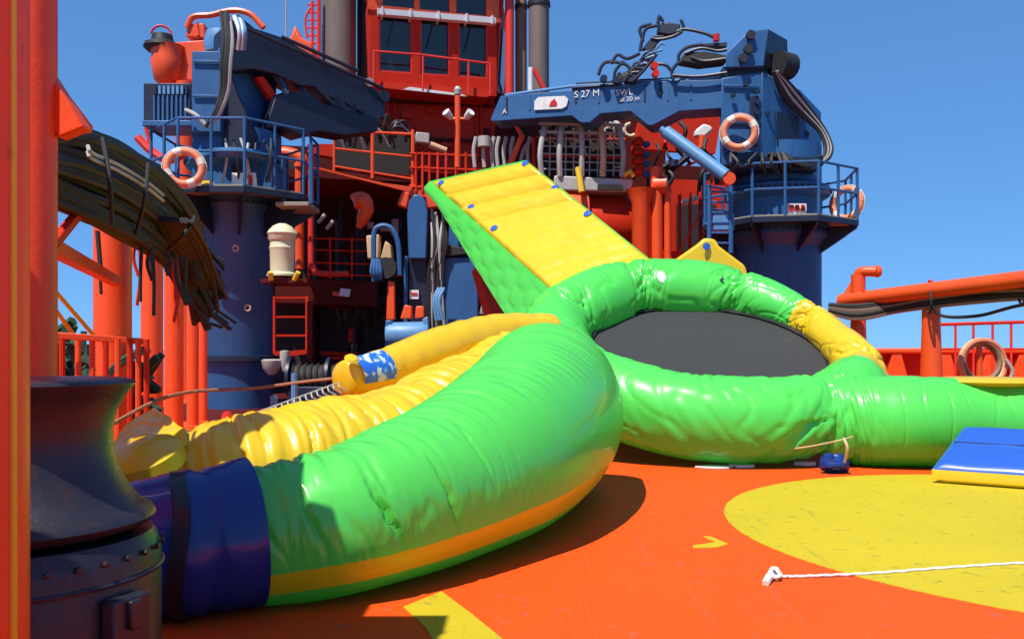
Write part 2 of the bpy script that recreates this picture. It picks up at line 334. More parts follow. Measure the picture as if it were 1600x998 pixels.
# printed patch wrapped on the roll's near end
m, t, b, new, link = nodes('printed_patch'); geo = new('ShaderNodeNewGeometry')
n1 = noise_node(new, link, 7, 3, .6, geo.outputs['Position']); n2 = noise_node(new, link, 16, 2, .5, geo.outputs['Position'])
c1 = mixc(new, link, ramp(new, link, n1.outputs[0], .52, .56), (.02, .13, .62), (.55, .62, .72)); c2 = mixc(new, link, ramp(new, link, n2.outputs[0], .63, .66), c1, (.05, .35, .75)); link(c2, b.inputs[0]); b.inputs['Roughness'].default_value = .4
vs = []; K = 14; J = 10; i0 = 2
for j in range(J + 1):
    f_ = j / J * 11; ii = int(f_); i0 = 1; c = lerp(RC[i0 + ii], RC[i0 + ii + 1], f_ - ii); d = (RC[i0 + ii + 1] - RC[i0 + ii]).normalized(); x = d.cross(Vector((0, 0, 1))).normalized(); z = x.cross(d)
    for k in range(K + 1):
        a = math.radians(-15 + 95 * k / K); vs.append(c + (x * math.cos(a) + z * math.sin(a)) * (.206 + .030 * f_ / 11))
MB().add(vs, [(j * (K + 1) + k, j * (K + 1) + k + 1, (j + 1) * (K + 1) + k + 1, (j + 1) * (K + 1) + k) for j in range(J) for k in range(K)]).build('printed_patch', 'printed_patch', GT)
q = MB(); q.lathe(RC[1] + Vector((.05, -.16, .18)), [(.0, .0), (.055, .005), (.07, .02), (.05, .04), (0, .045)], 16, 0, Vector((.3, -.6, .8))); q.build('air_valve', 'yellow_vinyl', GT)

# ---- trampoline ring, tilted, tyre in eight lashed segments
RCN = Vector((2.98, 13.05, 1.56)); TILT = math.radians(25); RX = Matrix.Rotation(TILT, 3, 'X'); RM = 2.30; Rm = .56
TR = thing('inflatable_trampoline', 'round inflatable trampoline with fat green ring and black mat, tilted up at the back', 'trampoline', (2.86, 13, 0))
MATR = 1.88
def rmin(a): return Rm * (1 - .50 * max(0, math.cos(a - .25)) ** 2) * (1.08 if math.sin(a) > .1 else 1)
def rmaj(a): return MATR + rmin(a) * .84
def ringpt(a, r, z): return RCN + RX @ Vector((r * math.cos(a), r * math.sin(a), z))
NA, NS = 620, 104; vs = []; fs = []; ms = []
joints = [math.radians(x) for x in (-60, -22, 28, 64, 112, 158, 214)]
for i in range(NA):
    a = 2 * math.pi * i / NA
    dj = min(abs((a - j + math.pi) % (2 * math.pi) - math.pi) for j in joints)
    seg_r = Rm * (1 - .50 * max(0, math.cos(a - .25)) ** 2) * (1 + .08 * min(1, max(0, math.sin(a) * 3))) * (1 - .12 * math.exp(-(dj / .035) ** 2) - .05 * math.exp(-(dj / .22) ** 2))
    js = sorted(j % (2 * math.pi) for j in joints); lo = max([j for j in js if j <= a] or [js[-1] - 2 * math.pi]); hi = min([j for j in js if j > a] or [js[0] + 2 * math.pi])
    hf = (hi - lo) / 2; pf = 1 + ((.62 if math.sin((lo + hi) / 2) > 0 else .12) * (math.cos(hf) / math.cos(a - (lo + hi) / 2) * 1.02 - 1))
    for k in range(NS):
        b2 = 2 * math.pi * k / NS
        cb, sb = math.cos(b2), math.sin(b2); jx = math.exp(-(dj / .17) ** 2); back = 1 if math.sin(a) > 0 else .5
        w1 = .035 * back * nz(a * 2.2, cb * .7, sb * .7 + 5) + .010 * nz(a * 6, cb * 1.2, sb * 1.2)
        w1 -= .055 * jx * (fold(a * 7 + cb * .9, cb * .8, sb * .8 + 21, .08) + .6 * fold(a * 13 + sb * .9, cb * 1.1, sb * 1.1 + 3, .09))
        w1 -= .10 * jx * back * max(0, nz(a * 4, cb * .8, sb * .8 + 61))
        w1 -= .016 * fold(a * 3.2 + .6 * sb, cb * .9, sb * .9 + 33, .05)
        d1 = (a - math.radians(-66) + math.pi) % (2 * math.pi) - math.pi
        if abs(d1) < .6: w1 -= (.12 * fold(d1 * 5 - sb * 1.3, cb * .9, 44, .12) + .05 * fold(d1 * 11 - sb * 2.0, cb * .9, 54, .12)) * math.exp(-(d1 / .24) ** 2) * (1 if sb < .4 else .35)
        d2 = (a - math.radians(-108) + math.pi) % (2 * math.pi) - math.pi
        w1 -= .020 * fold(d2 * 9 + sb * 1.5, cb * 1.0, 14, .10) * math.exp(-(d2 / .3) ** 2) * (1 if sb > -.6 else 0)
        r = seg_r + w1
        q = ringpt(a, (MATR + seg_r * .84) * pf + r * math.cos(b2), r * math.sin(b2)); q.z = max(q.z, .012); vs.append(q)
for i in range(NA):
    deg = math.degrees(2 * math.pi * (i + .5) / NA); deg = deg - 360 if deg > 180 else deg
    for k in range(NS):
        fs.append((i * NS + k, ((i + 1) % NA) * NS + k, ((i + 1) % NA) * NS + (k + 1) % NS, i * NS + (k + 1) % NS)); ms.append(1 if -36 < deg < 33 else 0)
MB().add(vs, fs, ms).build('ring', ['green_vinyl', 'yellow_vinyl'], TR, smooth=70)
nM = 96; vs = []; fs = []
for j in range(9):
    rr = (MATR - .02 + .12) * (j + .02) / 8
    for i in range(nM):
        a = 2 * math.pi * i / nM; vs.append(ringpt(a, rr, -.14 - .05 * (1 - (j / 8) ** 2) + .006 * nz(rr * math.cos(a) * 2, rr * math.sin(a) * 2, 0)))
for j in range(8):
    for i in range(nM): fs.append((j * nM + i, j * nM + (i + 1) % nM, (j + 1) * nM + (i + 1) % nM, (j + 1) * nM + i))
fs.append(tuple(range(nM)))
MB().add(vs, fs).build('jump_mat', 'mat_black', TR, smooth=60)
# cushion that props the back of the ring
mb, _, _ = sweep([(1.2, 15.1, .72, .75, .72), (2.8, 15.4, .85, .85, .85), (4.6, 15.1, .72, .75, .72)], 14, 40, lambda s, a, L: .02 * nz(s * 4, a, 2), None, cap0=.5, cap1=.5)
tag(mb.build('inflatable_cushion', 'green_vinyl', smooth=60), 'green inflatable cushion under the raised back of the trampoline', 'cushion')
# logo patch on the back of the ring (white round print with dark squiggle)
def tyre(a, b_deg, extra=.0):
    b2 = math.radians(b_deg); q = rmin(a); r = q + extra; return ringpt(a, MATR + q * .84 + r * math.cos(b2), r * math.sin(b2))
def onring(a_deg, b_deg, rad, mat, name):
    a = math.radians(a_deg); vs = []; n = 14
    for k in range(n): vs.append(tyre(a + rad / RM * math.cos(2 * math.pi * k / n), b_deg + math.degrees(rad / Rm) * math.sin(2 * math.pi * k / n), .035))
    vs.append(tyre(a, b_deg, .045)); return MB().add(vs, [(k, (k + 1) % n, n) for k in range(n)]).build(name, mat, TR)
onring(103, 138, .10, 'white_paint', 'logo_disc'); onring(103, 138, .045, 'black_strap', 'logo_mark')
onring(101.5, 155, .045, 'white_paint', 'logo_letter'); onring(100, 164, .035, 'white_paint', 'logo_letter')
onring(-92, -150, .035, 'black_strap', 'air_valve'); onring(72, 135, .04, 'black_strap', 'air_valve')

# ---- second green tube running off to the right
RT = thing('inflatable_tube', 'long green inflatable tube running from the trampoline off the right edge', 'inflatable tube', (5.5, 11.2, 0))
def rdr2(s, a, L):
    a = a if a <= math.pi else a - 2 * math.pi
    return .012 * nz(s * 2, a * .8, 4) - .011 * fold(s * 4 + .4 * math.sin(a), a * .6, 6, .05) - .03 * math.exp(-((s - .15) / .35) ** 2) * fold(s * 8 + .6 * math.sin(a), a * .8, 16, .1) + crease(s + .06 * math.sin(2 * a), 2.35, .035, .045) + .03 * math.exp(-((s - .15) / .4) ** 2) * nz(s * 6, a * 2, 3)
mb, _, _ = sweep([(4.18, 11.15, .57, .52, .56), (4.7, 11.0, .58, .57, .58), (5.3, 10.9, .58, .57, .57), (6.0, 10.85, .56, .55, .55), (7.2, 10.75, .54, .54, .54), (9.2, 10.6, .54, .54, .54)], 46, 96, rdr2, None, cap0=.5, cap1=.5)
mb.build('tube_body', 'green_vinyl', RT, smooth=60)
mb = MB(); cx_, cy_ = 6.6, 11.25
mb.lathe((6.1, 10.98, 1.085), [(0, -.05), (.5, -.05), (.62, 0), (.5, .05), (0, .06)], 32); o = mb.build('end_pad', 'yellow_vinyl', RT, smooth=60)
mb = MB(); mb.tube(cr([(6.75, 10.85, 1.12), (7.1, 10.8, 1.11), (7.8, 10.7, 1.10)], 6), .035, 8); mb.build('strap', 'black_strap', RT)
# ---- third green tube behind it
mb, _, _ = sweep([(6.0, 13.0, .5, .48, .5), (8.0, 12.8, .5, .5, .5), (10, 12.6, .5, .5, .5)], 10, 40, rdr2, None, cap0=.5, cap1=.5)
tag(mb.build('inflatable_tube', 'green_vinyl', smooth=60), 'low green inflatable tube half hidden behind the long right tube', 'inflatable tube')

# ---- blue and yellow wedge leaning on it
WD = thing('inflatable_wedge', 'blue topped wedge with a yellow rim, leaning against the right green tube', 'wedge mat', (6, 9.5, 0))
a0, a1 = Vector((4.70, 9.55, .0)), Vector((6.6, 8.35, .0)); b0 = Vector((5.32, 10.05, .42)); b1 = b0 + (a1 - a0)
def pillow(A, B, C_, D, th, nu, nv, mats, ribs, edge=.12):
    """inflated slab: A-B front edge, D-C back edge (bottom sheet), th thickness vector"""
    mb = MB(); vs = []; fs = []; ms = []; T = Vector(th)
    def pt(u, v, side):
        p = lerp(lerp(A, B, u), lerp(D, C_, u), v); ru = min(1, min(u, 1 - u) / .04); rv = min(1, min(v, 1 - v) / .06)
        puff = math.sqrt(max(0, 1 - (1 - ru) ** 2)) * math.sqrt(max(0, 1 - (1 - rv) ** 2))
        rib = ribs(u, v) if side else 0
        return p + T * (.5 + (.5 if side else -.5) * (.55 + .45 * puff)) + T.normalized() * (rib * puff if side else 0)
    for side in (0, 1):
        k0 = len(vs)
        for j in range(nv + 1):
            for i in range(nu + 1): vs.append(pt(i / nu, j / nv, side))
        for j in range(nv):
            for i in range(nu):
                q = (k0 + j * (nu + 1) + i, k0 + j * (nu + 1) + i + 1, k0 + (j + 1) * (nu + 1) + i + 1, k0 + (j + 1) * (nu + 1) + i)
                fs.append(q if side else q[::-1]); ms.append(mats[0] if side else mats[1])
    off = (nu + 1) * (nv + 1); loop = [i for i in range(nu)] + [j * (nu + 1) + nu for j in range(nv)] + [nv * (nu + 1) + i for i in range(nu, 0, -1)] + [j * (nu + 1) for j in range(nv, 0, -1)]
    for a, b_ in zip(loop, loop[1:] + loop[:1]): fs.append((a, b_, b_ + off, a + off)); ms.append(mats[1])
    mb.add(vs, fs, ms); return mb
ribf = lambda u, v: .02 * abs(math.sin(v * math.pi * 2)) ** .5 + .01 * nz(u * 6, v * 5, 3) - .02
mb = pillow(a0, a1, b1, b0, (0, 0, .20), 40, 24, (0, 1), ribf)
mb.build('wedge_body', ['blue_vinyl', 'yellow_vinyl'], WD, smooth=50)
mm0, mm1 = lerp(a0, b0, .55) + Vector((0, 0, .199)), lerp(a1, b1, .55) + Vector((0, 0, .199))
MB().beam(mm0 + Vector((.05, 0, 0)), mm1, .035, .012).build('seam_strap', 'black_strap', WD)

# ---- slide wedge rising behind
SLD = thing('inflatable_slide', 'tall yellow inflatable slide with green quilted side, leaning up behind the trampoline', 'inflatable slide', (1, 16, 0))
A = P(672, 283, 21.0); B = P(822, 250, 19.6); Cc = P(1012, 402, 15.9); D = P(852, 445, 16.5)
dn = (D - A); Dl = D + dn * .10; Cl = Cc + (Cc - B) * .10
def sl_top(u, v): return lerp(lerp(A, B, u), lerp(Dl, Cl, u), v)
nrm = ((B - A).cross(Dl - A)).normalized();  nrm = -nrm if nrm.y > 0 else nrm
nu, nv = 60, 130; vs = []; fs = []; ms = []
def rib(u, v):
    s_ = v * 5.4 / 1.0
    if v < .42: e = .13 * abs(math.sin(math.pi * (v / .42 * 3 + .0))) ** .6 - .06
    else: e = .016 * abs(math.sin(math.pi * (v - .42) * 17)) ** .6 + .030
    ed = min(u, 1 - u) / .05
    return (e + .022 * nz(u * 3, v * 10, 1) + .012 * nz(u * 9, v * 30, 7)) * min(1, ed + .3) - .06 * max(0, 1 - ed) ** 2
for j in range(nv + 1):
    for i in range(nu + 1): u, v = i / nu, j / nv; vs.append(sl_top(u, v) + nrm * rib(u, v))
for j in range(nv):
    for i in range(nu): fs.append((j * (nu + 1) + i, j * (nu + 1) + i + 1, (j + 1) * (nu + 1) + i + 1, (j + 1) * (nu + 1) + i))
MB().add(vs, fs).build('slide_face', 'yellow_vinyl', SLD, smooth=60)
def thick(v): return .26 + (0 if v < .28 else 1) * 1.15 * max(0, (v - .12)) * min(1, (v - .28) / .15) if v > .28 else .26
DROP = Vector((-.42, .25, -.87)).normalized()
def side(u0, name):
    nh = 24; vs = []; fs = []
    for j in range(nv + 1):
        v = j / nv; top = sl_top(u0, v); th = .30 + 1.05 * max(0, v - .08)
        for k in range(nh + 1):
            h = k / nh; gx = v * 13; gy = h * (th / .40); dent = .0
            if v > .2: dent = .075 * (abs(math.sin(gx * math.pi)) * abs(math.sin(gy * math.pi + (int(gx) % 2) * 1.57))) ** .7 - .03
            bul = .10 * math.sin(math.pi * h) if v <= .25 else .05 * math.sin(math.pi * h)
            sgn = -1 if u0 == 0 else 1
            vs.append(top + DROP * th * h + (B - A).normalized() * sgn * (bul + dent * min(1, 4 * h * (1 - h) * 2)))
    for j in range(nv):
        for k in range(nh): fs.append((j * (nh + 1) + k, j * (nh + 1) + k + 1, (j + 1) * (nh + 1) + k + 1, (j + 1) * (nh + 1) + k))
    MB().add(vs, fs).build(name, 'green_vinyl', SLD, smooth=60)
side(0, 'side_panel'); side(1, 'side_panel')
def th_(v): return .30 + 1.05 * max(0, v - .08)
MB().add([sl_top(0, 0) , sl_top(1, 0), sl_top(1, 0) + DROP * th_(0), sl_top(0, 0) + DROP * th_(0), sl_top(0, 1), sl_top(1, 1), sl_top(1, 1) + DROP * th_(1), sl_top(0, 1) + DROP * th_(1), sl_top(0, .1) + DROP * th_(.1), sl_top(1, .1) + DROP * th_(.1)],
         [(0, 1, 2, 3), (4, 5, 6, 7), (3, 2, 9, 8), (8, 9, 6, 7)]).build('back_panel', 'green_vinyl', SLD, smooth=0)
for (u, v) in ((.07, .06), (.10, .30), (.09, .50), (.95, .05), (.955, .29), (.95, .55)):
    c = sl_top(u, v) + nrm * (rib(u, v) + .012); mb = MB(); mb.lathe(c, [(0, -.01), (.085, -.01), (.085, .012), (.05, .02), (0, .02)], 14, 0, nrm); mb.build('handle_patch', 'blue_vinyl', SLD)
# supporting block that carries the slide
blk = []
mb, _, _ = sweep([(.3, 17.4, .9, .8, .9), (1.6, 17.2, 1.0, .9, 1.0), (3.0, 16.9, .9, .8, .9)], 10, 36, lambda s, a, L: .02 * nz(s * 4, a, 2), None, cap0=.4, cap1=.4)
tag(mb.build('inflatable_cushion', 'green_vinyl', smooth=60), 'green inflatable cushion under the foot of the slide', 'cushion')
# yellow peak showing behind the ring
pk = MB(); a = P(1040, 415, 16.2); b_ = P(1105, 370, 16.0); c = P(1165, 415, 15.8); pk_poly = [Vector((a.x - .6, a.y, 0)), a, lerp(a, b_, .75), P(1100, 371, 16), P(1118, 373, 16), lerp(b_, c, .3), c, Vector((c.x + .6, c.y, 0))]
pk.prism(pk_poly, (.1, .5, 0)); PK = pk.build('inflatable_peak', 'yellow_vinyl', bevel=.06)
tag(PK, 'yellow pointed inflatable with one blue patch peeking over the back of the ring', 'inflatable'); 
mb = MB(); mb.lathe(P(1104, 385, 15.93), [(0, -.01), (.07, -.01), (.07, .012), (0, .015)], 14, 0, Vector((0, -1, .1))); mb.build('handle_patch', 'blue_vinyl', PK)

# ---- small yellow wedge bag behind the capstan
YB = thing('inflatable_block', 'small yellow inflatable block in the shade beside the bollard, between posts and blue sleeve', 'inflatable block', tuple(G(235, 760)))
Y0 = 6.1
pts = [P(168, 735, 5.75), P(205, 748, 5.7), P(306, 695, 6.05), P(300, 682, 6.15), P(240, 642, 6.5), P(222, 655, 6.5)]
top = [P(172, 722, 5.8), P(300, 690, 6.05), P(243, 642, 6.6), P(205, 668, 6.5)]
mb = pillow(P(160, 745, 5.75), P(296, 702, 5.95), P(240, 660, 6.7), P(195, 690, 6.6), (0, 0, .14), 24, 18, (0, 0), lambda u, v: .01 * nz(u * 6, v * 6, 2)); mb.build('block_body', 'yellow_vinyl', YB, smooth=50)
mb = MB(); mb.lathe(P(225, 728, 5.72), [(0, -.02), (.28, 0), (.26, .10), (.15, .16), (0, .18)], 28, 0, Vector((-.1, -.35, .8))); mb.build('round_end', 'yellow_vinyl', YB)

# ---- rope ladder netting draped at the back of the yellow flank
mb = MB(); 
for i in range(15):
    t_ = i / 14; p = lerp(P(400, 645, 7.45), P(528, 598, 8.35), t_); q = p + Vector((.09, -.02, -.08)); mb.tube([p, lerp(p, q, .5) + Vector((-.02, -.04, .0)), q], .009, 5)
mb.tube([P(312, 668, 6.9), P(400, 645, 7.45), P(528, 598, 8.35)], .009, 5)
tag(mb.build('rope_lacing', 'grey_steel'), 'black and white zigzag rope lacing along the back edge of the yellow flank', 'rope')
# small red fitting
mb = MB(); mb.lathe(P(355, 662, 6.55), [(.045, -.05), (.05, .0), (.045, .05), (.03, .09), (.0, .10)], 16); tag(mb.build('marker_buoy', 'red_vinyl'), 'small red plastic marker standing behind the shaded yellow flank', 'marker')

# ---- rope with shackle on the deck
mb = MB(); pts = [G(1210, 899, .02), G(1240, 900, .012), G(1300, 898, .012), G(1380, 894, .012), G(1470, 887, .012), G(1560, 881, .012), G(1650, 876, .012), G(1800, 868, .012)]
RP = thing('deck_rope', 'thin white rope lying across the yellow circle with a knotted end', 'rope', tuple(G(1210, 899)))
C2 = cr(pts, 14); mb.tube([c + Vector((0, .006 * math.sin(i * 1.3), 0)) for i, c in enumerate(C2)], [.010 + .0015 * math.sin(i * 2.2) for i in range(len(C2))], 8); mb.build('rope_line', 'white_rope', RP)
mb = MB(); k = G(1208, 899, .03)
mb.tube(cr([G(1196, 911, .012), k + Vector((-.02, 0, 0)), G(1214, 889, .03)], 6), [.022] + [.026] * 11 + [.018], 8)
mb.tube(cr([k + Vector((-.03, -.02, .02)), k + Vector((.01, .02, .045)), k + Vector((.04, -.02, .01)), k + Vector((0, -.03, .0)), k + Vector((-.02, .0, .03))], 5), .014, 7); mb.build('knot', 'white_rope', RP)
# blue bundle and lashing by the ring
BB = thing('blue_bundle', 'small crumpled blue bag tied with cord between ring and right tube', 'bag', tuple(G(1303, 725)))
vs = []; fs = []; nn = 16; c = P(1303, 712, 10.3); c.z = .11
for j in range(11):
    th = math.pi * j / 10
    for i in range(nn):
        a = 2 * math.pi * i / nn; r = 1 + .45 * nz(3 * math.cos(a) * math.sin(th), 3 * math.sin(a) * math.sin(th), 3 * math.cos(th)); vs.append(c + Vector((.17 * math.cos(a) * math.sin(th), .12 * math.sin(a) * math.sin(th), .09 * math.cos(th) * (1 + .4 * math.cos(2 * a)))) * r)
for j in range(10):
    for i in range(nn): fs.append((j * nn + i, j * nn + (i + 1) % nn, (j + 1) * nn + (i + 1) % nn, (j + 1) * nn + i))
MB().add(vs, fs).build('bag_body', 'shaded_blue_vinyl', BB)
mb = MB(); mb.tube(cr([P(1205, 704, 10.75), P(1260, 698, 10.5), P(1310, 688, 10.25), P(1332, 682, 10.35)], 6), .009, 6); mb.tube(cr([P(1318, 684, 10.15), P(1324, 700, 10.1), P(1320, 722, 10.2)], 6), .018, 6); mb.build('cord', 'beige_paint', BB)
o = MB(); o.lathe(G(1334, 722) + Vector((0, 0, 0)), [(.07, 0), (.07, .04), (.03, .06), (.03, .1), (0, .11)], 14); tag(o.build('deck_fitting', 'orange_paint'), 'small orange deck fitting right of the blue bag', 'deck fitting')

# ============================================================ BOLLARD / CAPSTAN in front left
CP = thing('capstan', 'dark flared steel capstan standing close to the camera at lower left', 'capstan', (-1.78, 3.1, 0))
cc = Vector((-1.78, 3.1, 0))
def prof(lst): return [(r, z) for r, z in lst]
MB().lathe(cc, prof([(.47, 0), (.47, .75), (.455, .80), (.44, .83), (.10, .84)]), 72).build('drum_base', 'capstan_paint', CP, bevel=0)
MB().lathe(cc, prof([(.36, .835), (.435, .862), (.45, .885), (.44, .905), (.40, .93), (.36, .98), (.325, 1.05), (.305, 1.12), (.30, 1.2), (.315, 1.27), (.345, 1.33), (.375, 1.365), (.380, 1.375), (.368, 1.386), (.335, 1.392), (.1, 1.394)]), 72).build('warping_head', 'capstan_paint', CP, smooth=50)
mb = MB(); 
for a in (-22, ):
    R_ = math.radians(a); d = Vector((math.cos(R_), math.sin(R_), 0)); mb.box(cc + d * .50 + Vector((0, 0, .33)), (.06, .16, .66), R_); mb.box(cc + d * .535 + Vector((0, 0, .60)), (.03, .05, .1), R_)
mb.build('bracket', 'capstan_paint', CP, bevel=.008)
mb = MB()
mb.beam(cc + Vector((.44, -.22, .1)), cc + Vector((.44, -.22, .62)), .035, .035); mb.build('guard_rod', 'black_rubber', CP, bevel=.006)

# ============================================================ LEFT CRASH RAIL
posts = [(-1.42, 2.2, .155, 3.4), (-2.82, 5.0, .14, 3.9), (-4.26, 9.1, .19, 2.82), (-5.15, 12.2, .15, 2.95), (-5.55, 14.0, .15, 2.9), (-6.1, 16.3, .11, 2.9), (-6.3, 17.4, .085, 2.8)]
CRL = []
names = ['nearest tall orange post at the left edge, blurred and partly in shade', 'second orange post from the left edge, behind the capstan', 'thick orange post under the hanging hoses, sky on its left', 'orange post right behind the thick one, splashed with hose shadows', 'fifth orange post of the left row, lit down its middle', 'slim orange post, second last of the left row', 'slimmest orange post, beside the left blue crane column']
for i, (x, y, r, h) in enumerate(posts):
    T = thing('rail_post', names[i], 'post', (x, y, 0), 'orange posts along the left side'); T.name = 'rail_post'
    MB().lathe((x, y, 0), [(r, 0), (r, h)], 40).build('post_shaft', 'orange_clean' if i > 1 else 'orange_paint', T)
    MB().lathe((x, y, 0), [(r * 1.6, .004), (r * 1.6, .03), (r * 1.02, .05)], 24).build('foot_plate', 'orange_paint', T)
    CRL.append(T)
# second post: welded gusset, brace running up and right
mb = MB(); p2 = Vector((posts[1][0], 6.6, 0))
mb.prism([P(60, 95, 5), P(66, 95, 5), P(132, 198, 5), P(90, 215, 5), P(60, 160, 5)], (0, .1, 0)); mb.build('gusset', 'orange_paint', CRL[1], bevel=.01)
mb = MB(); mb.beam(P(62, 110, 5), P(135, 205, 5.4), .09, .06); mb.build('brace', 'orange_paint', CRL[1], bevel=.01)
# thin yellow strip painted in as the near post's sunlit edge
MB().beam((posts[0][0] + .152, 2.2 - .03, .0), (posts[0][0] + .148, 2.2 - .03, 2.9), .012, .018).build('lit_edge_strip', 'yellow_paint', CRL[0])
# top rail linking them (overhead, out of frame to the left) and the added walkway that casts shade
TRL = thing('crash_rail', 'orange top rail carried by the left row of posts', 'crash rail', (-4, 8, 0))
mb = MB(); tops = [Vector((-1.9, -4.0, 3.3)), Vector((-1.42, 2.2, 3.3))]
mb.tube(tops, .16, 16); mb.build('rail_tube', 'orange_paint', TRL)

WK = thing('shade_walkway', 'unseen overhead walkway added and shaped to shade the capstan, sleeve and near deck', 'walkway', (-3.2, 2.2, 0))  # unseen; plates sized and gapped to shape the shade below
for k in range(12):
    if k == 4: continue
    ex = .62 if 5 <= k <= 8 else (.22 if k == 9 else (.38 if k == 10 else 0)); y0 = .3 + k * .325; MB().box((-3.75 + ex / 2 - (.35 if k == 10 else 0) + .03 * (k % 3), y0 + .16, 3.42), (3.3 + ex + .10 * nz(k * 1.7, 0, 0), .31, .05)).build('shade_plate', 'orange_paint', WK)
for y0 in (.4, 2.1, 4.0): MB().beam((-5.4, y0, 3.34), (-2.15, y0, 3.34), .1, .12).build('cross_beam', 'orange_paint', WK)
for k in range(4): MB().box((-4.42 - .02 * (k % 2), 4.38 + k * .325, 3.42), (2.15, .31, .05)).build('shade_plate', 'orange_paint', WK)
MB().tube([(-5.4, .3, 4.4), (-5.4, 4.1, 4.4)], .03, 8).build('guard_rail', 'orange_paint', WK)
for y0 in (.4, 2.1, 4.0): MB().tube([(-5.4, y0, 3.4), (-5.4, y0, 4.4)], .03, 8).build('stanchion', 'orange_paint', WK)
for (x0, y0) in ((-5.3, .4), (-5.3, 4.0), (-2.2, .4)): MB().tube([(x0, y0, 0), (x0, y0, 3.35)], .08, 12).build('support_leg', 'orange_paint', WK)
# ---- cross braces and ropes between post two and three
mb = MB(); mb.beam(P(60, 375, 5.2), P(182, 440, 8.9), .10, .10); tag(mb.build('cross_brace', 'orange_paint', bevel=.01), 'rust-stained orange brace sloping from second to third left post', 'brace')
mb = MB(); mb.beam(P(80, 385, 5.4), P(150, 300, 6.4), .06, .06); tag(mb.build('cross_brace', 'red_paint', bevel=.008), 'thin dark red brace rising to the hose bundle from the second post', 'brace')
for i, (a, b_) in enumerate((((84, 452, 8), (150, 528, 8.6)), ((84, 480, 8), (120, 530, 8.6)))):
    mb = MB(); mb.tube([P(*a), P(*b_)], .02, 8); tag(mb.build('yellow_line', 'yellow_paint'), ['longer yellow rope slanting against the sky between the posts', 'shorter yellow rope below the other one between the posts'][i], 'rope', 'yellow ropes between the left posts')
# railing
RG = thing('hand_railing', 'rusty orange railing with close upright bars behind the capstan', 'railing', tuple(G(165, 790)))
mb = MB(); mb.beam(P(88, 524, 7.8), P(232, 534, 8.2), .07, .06); mb.build('top_bar', 'orange_paint', RG, bevel=.008)
for x in (97, 122, 144, 165, 184, 203, 216, 229): 
    mb = MB(); a = P(x, 530, 8.0); mb.tube([a, Vector((a.x, a.y, 0))], .028, 8); mb.build('upright_bar', 'orange_paint' if x % 2 == 0 else 'red_paint', RG)
# dark green net heap behind the railing
rnd = random.Random(3); mb = MB()
for i in range(150):
    px = rnd.uniform(80, 225); top_ = 535 + (px - 90) * .45 if px < 150 else 560 + rnd.uniform(0, 8); p = P(px, rnd.uniform(top_, 660), rnd.uniform(8.9, 10.2)); d = Vector((rnd.uniform(-1, 1), rnd.uniform(-.3, .3), rnd.uniform(-1, 1))) * .3
    mb.tube(cr([p - d, p + Vector((rnd.uniform(-.1, .1), 0, rnd.uniform(-.15, .15))), p + d], 4), rnd.uniform(.03, .06), 5)
o = mb.build('net_heap', 'green_net'); tag(o, 'dark green heap of netting behind the left railing', 'net')

# ---- hanging hose bundle
HB = thing('hose_bundle', 'heavy sagging bundle of dark hoses slung over the left posts', 'hoses', (-3.6, 8, 0))
topc = [(80, 200, 5.5), (130, 203, 5.9), (190, 228, 6.5), (250, 272, 7.3), (300, 330, 8.1), (318, 376, 8.6)]
botc = [(80, 315, 5.5), (130, 338, 5.9), (180, 360, 6.4), (225, 384, 7.1), (258, 410, 7.9), (285, 450, 8.4)]
rnd = random.Random(11)
for i in range(84):
    a = (i + rnd.random()) / 84; dy = rnd.uniform(-.05, .5); pts = []; e = rnd.uniform(-26, 26) * math.sin(math.pi * a)
    stop = 6 if rnd.random() > .25 else 5
    for t_, b2 in list(zip(topc, botc))[:stop]:
        px = lerp(t_[0], b2[0], a); py = lerp(t_[1], b2[1], a) + e + rnd.uniform(-5, 5); pts.append(P(px, py, lerp(t_[2], b2[2], a) + dy))
    if rnd.random() < .3: pts.append(pts[-1] + Vector((.15, .2, -rnd.uniform(.1, .6))))
    C3 = cr(pts, 6); MB().tube(C3, rnd.uniform(.020, .046), 7).build('hose', rnd.choice(['black_rubber', 'black_rubber', 'black_rubber', 'brown_hose', 'olive_hose']), HB)
for i in range(40):       # the tail fanning down past the posts
    a = rnd.random(); pts = [P(lerp(225, 300, a), lerp(340, 345, a), 7.3), P(lerp(255, 322, a) , lerp(405, 385, a), 8.0), P(lerp(288, 338, a), lerp(455, 430, a), 8.5)]
    k = rnd.random(); 
    if k > .35: pts.append(P(lerp(300, 350, a) + rnd.uniform(-6, 6), lerp(490, 470, a) + rnd.uniform(-10, 20), 8.8))
    if k > .75: pts.append(P(lerp(345, 378, a), 505 + rnd.uniform(-6, 10), 9.0))
    MB().tube(cr(pts, 5), rnd.uniform(.014, .030), 7).build('hose', rnd.choice(['black_rubber', 'black_rubber', 'olive_hose', 'brown_hose']), HB)
for i, (py, dd) in enumerate(((0, 0), (9, .03))):
    pts = [P(137, 228 + py, 5.75), P(145, 240 + py, 5.75), P(185, 258 + py, 6.2), P(230, 285 + py, 6.8), P(255, 305 + py, 7.15)]
    MB().tube(cr(pts, 6), .014, 6).build('pale_cord', 'grey_steel', HB)
for i, (a, b_) in enumerate((((70, 212), (70, 330)), ((160, 222), (175, 345)), ((232, 262), (212, 362)), ((305, 345), (262, 388)))):
    Yd = 5.3 + i * .72; MB().tube(cr([P(a[0], a[1] - 6, Yd), P((a[0] + b_[0]) / 2 + 4, (a[1] + b_[1]) / 2, Yd - .15), P(b_[0], b_[1] + 6, Yd)], 6), .016, 7).build('lashing', 'black_rubber', HB)
